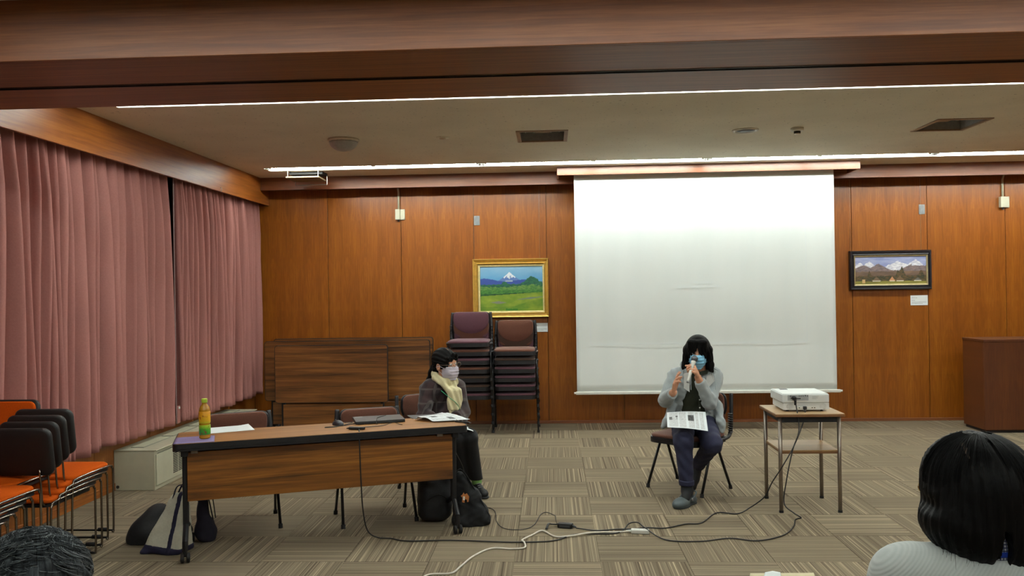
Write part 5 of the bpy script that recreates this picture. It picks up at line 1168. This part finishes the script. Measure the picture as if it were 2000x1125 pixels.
wv=t.math('SINE',t.math('ADD',t.math('MULTIPLY',sp.outputs[0],-700),t.math('MULTIPLY',sp.outputs[2],800))); ns=t.noise(t.coord((40,40,40)),1,3)
t.l(t.ramp(t.math('ADD',t.math('MULTIPLY',wv,.25),.5),[(.2,lin((190,198,196))),(.8,lin((202,208,206)))]),t.b.inputs['Base Color']); t.bump(t.math('ADD',t.math('MULTIPLY',wv,.5),ns),.15,.003); m_swe=t.fin(.9,0,.2,.3)
def swe(P):
    d=np.maximum(grow(torso,.022)(P),P[:,2]-.985); sl=un(.03,*[inter(grow(arm[s],.022),half(np.array(J['wr'+s]),np.array(J['wr'+s])-np.array(J['el'+s]))) for s in 'RL'])(P)
    k=.05; t_=np.clip(.5+.5*(sl-d)/k,0,1); d=sl*(1-t_)+d*t_-k*t_*(1-t_); d=np.maximum(d,-ell((.965,1.96,1.02),(.068,.075,.085))(P))
    return np.maximum(d,.50-P[:,2])+.002*np.sin(P[:,2]*22+P[:,0]*12)
sobj('sweater',snet(swe,(.62,1.68,.48),(1.34,2.32,1.02),.0085),m_swe,fw_)
obj('sweater_collar',tube(new(),[Vector((.967+.082*math.cos(a),1.952+.080*math.sin(a),.962+.010*math.sin(a))) for a in [2*PI*k/28 for k in range(29)]],.013,10,False),plain('collar_grey',(160,168,166),.9,0,.05,80,.1),fw_,True)
tb=NT('check_shirt'); sp=tb.n('ShaderNodeSeparateXYZ'); tb.l(tb.coord((1,1,1)),sp.inputs[0]); 
l1=tb.math('GREATER_THAN',tb.math('SINE',tb.math('MULTIPLY',sp.outputs[0],900)),.5); l2=tb.math('GREATER_THAN',tb.math('SINE',tb.math('MULTIPLY',sp.outputs[2],900)),.5)
cc=tb.mix(tb.math('MAXIMUM',l1,l2),lin((206,212,220)),lin((40,50,92))); bl=tb.math('LESS_THAN',tb.math('ABSOLUTE',tb.math('SUBTRACT',sp.outputs[2],.985)),.006); tb.l(tb.mix(bl,cc,lin((30,70,190))),tb.b.inputs['Base Color'])
m_chk=tb.fin(.8)
obj('shirt_collar',lathe(new(),[(.072,-.03),(.076,.0),(.070,.040),(.062,.042),(.066,-.03)],28,(.974,1.940,.992)),m_chk,fw_,True)
sobj('trousers',snet(inter(un(.03,grow(leg['R'],.012),grow(leg['L'],.012),ell(J['pelvis'],(.17,.13,.12))),half((0,0,.10),(0,0,-1)),half((0,0,.6),(0,0,1))),(.65,1.7,.08),(1.26,2.55,.64),.012),m_blk,fw_)
sobj('shoes',snet(grow(feet,.006),(.7,2.2,-.02),(1.2,2.65,.12),.009),m_bag,fw_)
# ---------------- foreground person at the left edge: the top of a grey head
J=dict(pelvis=(-1.06,1.58,.54),chest=(-1.06,1.60,.72),neck=(-1.05,1.60,.86),jaw=(-1.05,1.62,.91),shR=(-.88,1.58,.80),elR=(-.82,1.68,.58),wrR=(-.92,1.88,.60),
 shL=(-1.24,1.58,.80),elL=(-1.30,1.68,.58),wrL=(-1.18,1.88,.60),hiR=(-.97,1.6,.52),knR=(-.95,2.03,.49),anR=(-.95,2.0,.09),hiL=(-1.15,1.6,.52),knL=(-1.18,2.03,.49),anL=(-1.18,2.0,.09))
torso,neck,arm,leg,A=body_parts(J,(-1,0,0),(0,1,0),1)
HC=(-1.045,1.62,.985); fr=head_frame((.1,.99,-.15),0); F,R_,U=fr; hs=head_sdf(HC,fr); hp=lambda r,f,u:np.array(HC)+R_*r+F*f+U*u
feet=un(.03,*[cap(np.array(J['an'+s])+(0,-.03,-.05),np.array(J['an'+s])+(0,.14,-.055),.04,.032) for s in 'RL'])
hL,bL=hand_sdf(J['wrL'],(.2,.95,0),(0,0,-1),(.9,0,0),.4,.5); hR,bR=hand_sdf(J['wrR'],(-.2,.95,0),(0,0,-1),(-.9,0,0),.4,.5); lo,hi=bounds(J,.16)
vf=joinvf([snet(cut(un(.03,torso,neck,feet,*arm.values(),*leg.values()),ell(HC,(.4,.4,.10))),lo,hi,.014),snet(inter(un(.02,hs,neck),half((0,0,.86),(0,0,-1))),np.array(HC)-.16,np.array(HC)+.15,.0055),snet(hL,*bL,.005),snet(hR,*bR,.005)])
old=sobj('person',vf,m_skin2); tag(old,'person at the bottom left corner of whom only wavy grey hair shows','person'); eyes(HC,fr,old)
m_h4=hair_mat('grey_hair',(26,30,34),(84,90,94),HC,.45,.8,14)
def hair4(P):
    q=P-np.array(HC,np.float32); an=np.arctan2(q[:,1],q[:,0]); d=ell(hp(0,-.015,.025),(.102,.112,.103))(P); d=np.maximum(d,-(q[:,2]+.06+.3*np.minimum(q[:,1],0))); d=np.maximum(d,-ell(hp(0,.12,-.05),(.075,.075,.10))(P))
    return d+.006*np.sin(an*7+9*np.sin(q[:,2]*26))*np.sin(q[:,2]*40+q[:,0]*30)+.003*np.sin(an*19+q[:,2]*80)
sobj('hair',snet(hair4,np.array(HC)-.16,np.array(HC)+.17,.0055),m_h4,old)
R=random.Random(21); st=[]
for k in range(700):
    a=R.uniform(0,2*PI); ph=R.uniform(.05,1.25); side=1 if math.cos(a)>0 else -1; da=.55*math.sin(a*2+ph*2)+R.uniform(-.12,.12); dp=.42+.2*math.sin(a*3+1); w=a*2.2+ph*3; amp_=.10+.05*math.sin(a*5); pts=[]
    for i in range(10):
        u=i/9; aa=a+da*u+amp_*math.sin(u*7+w)/max(.35,math.sin(ph)); pq=ph+dp*u+.03*math.sin(u*9+w); rr=1.0+.022*math.sin(u*PI)+.02*math.sin(u*7+w)+R.uniform(0,.003)
        pts.append(Vector(hp(.103*rr*math.sin(pq)*math.cos(aa),-.015+.113*rr*math.sin(pq)*math.sin(aa),.027+.105*rr*math.cos(pq))))
    st.append(pts)
m_lg=plain('light_grey_strands',(128,136,138),.45,0,.3,8)
strands('hair_strands',st[:260],m_lg,old,.0007,3); strands('dark_hair_strands',st[260:],m_h4,old,.0016,3)
m_oj=plain('dark_green_jumper',(30,42,40),.9)
def jmp(P):
    d=np.maximum(grow(torso,.02)(P),P[:,2]-.87); sl=un(.03,*[inter(grow(arm[s],.02),half(np.array(J['wr'+s]),np.array(J['wr'+s])-np.array(J['el'+s]))) for s in 'RL'])(P); return np.maximum(np.minimum(d,sl),.50-P[:,2])
sobj('jumper',snet(jmp,(-1.42,1.35,.48),(-.70,1.98,.9),.012),m_oj,old)
sobj('trousers',snet(inter(un(.03,grow(leg['R'],.012),grow(leg['L'],.012),ell(J['pelvis'],(.17,.13,.12))),half((0,0,.10),(0,0,-1)),half((0,0,.6),(0,0,1))),(-1.40,1.35,.08),(-.72,2.2,.64),.012),m_blk,old)
sobj('shoes',snet(grow(feet,.006),(-1.3,1.85,-.02),(-.8,2.3,.12),.009),m_bag,old)
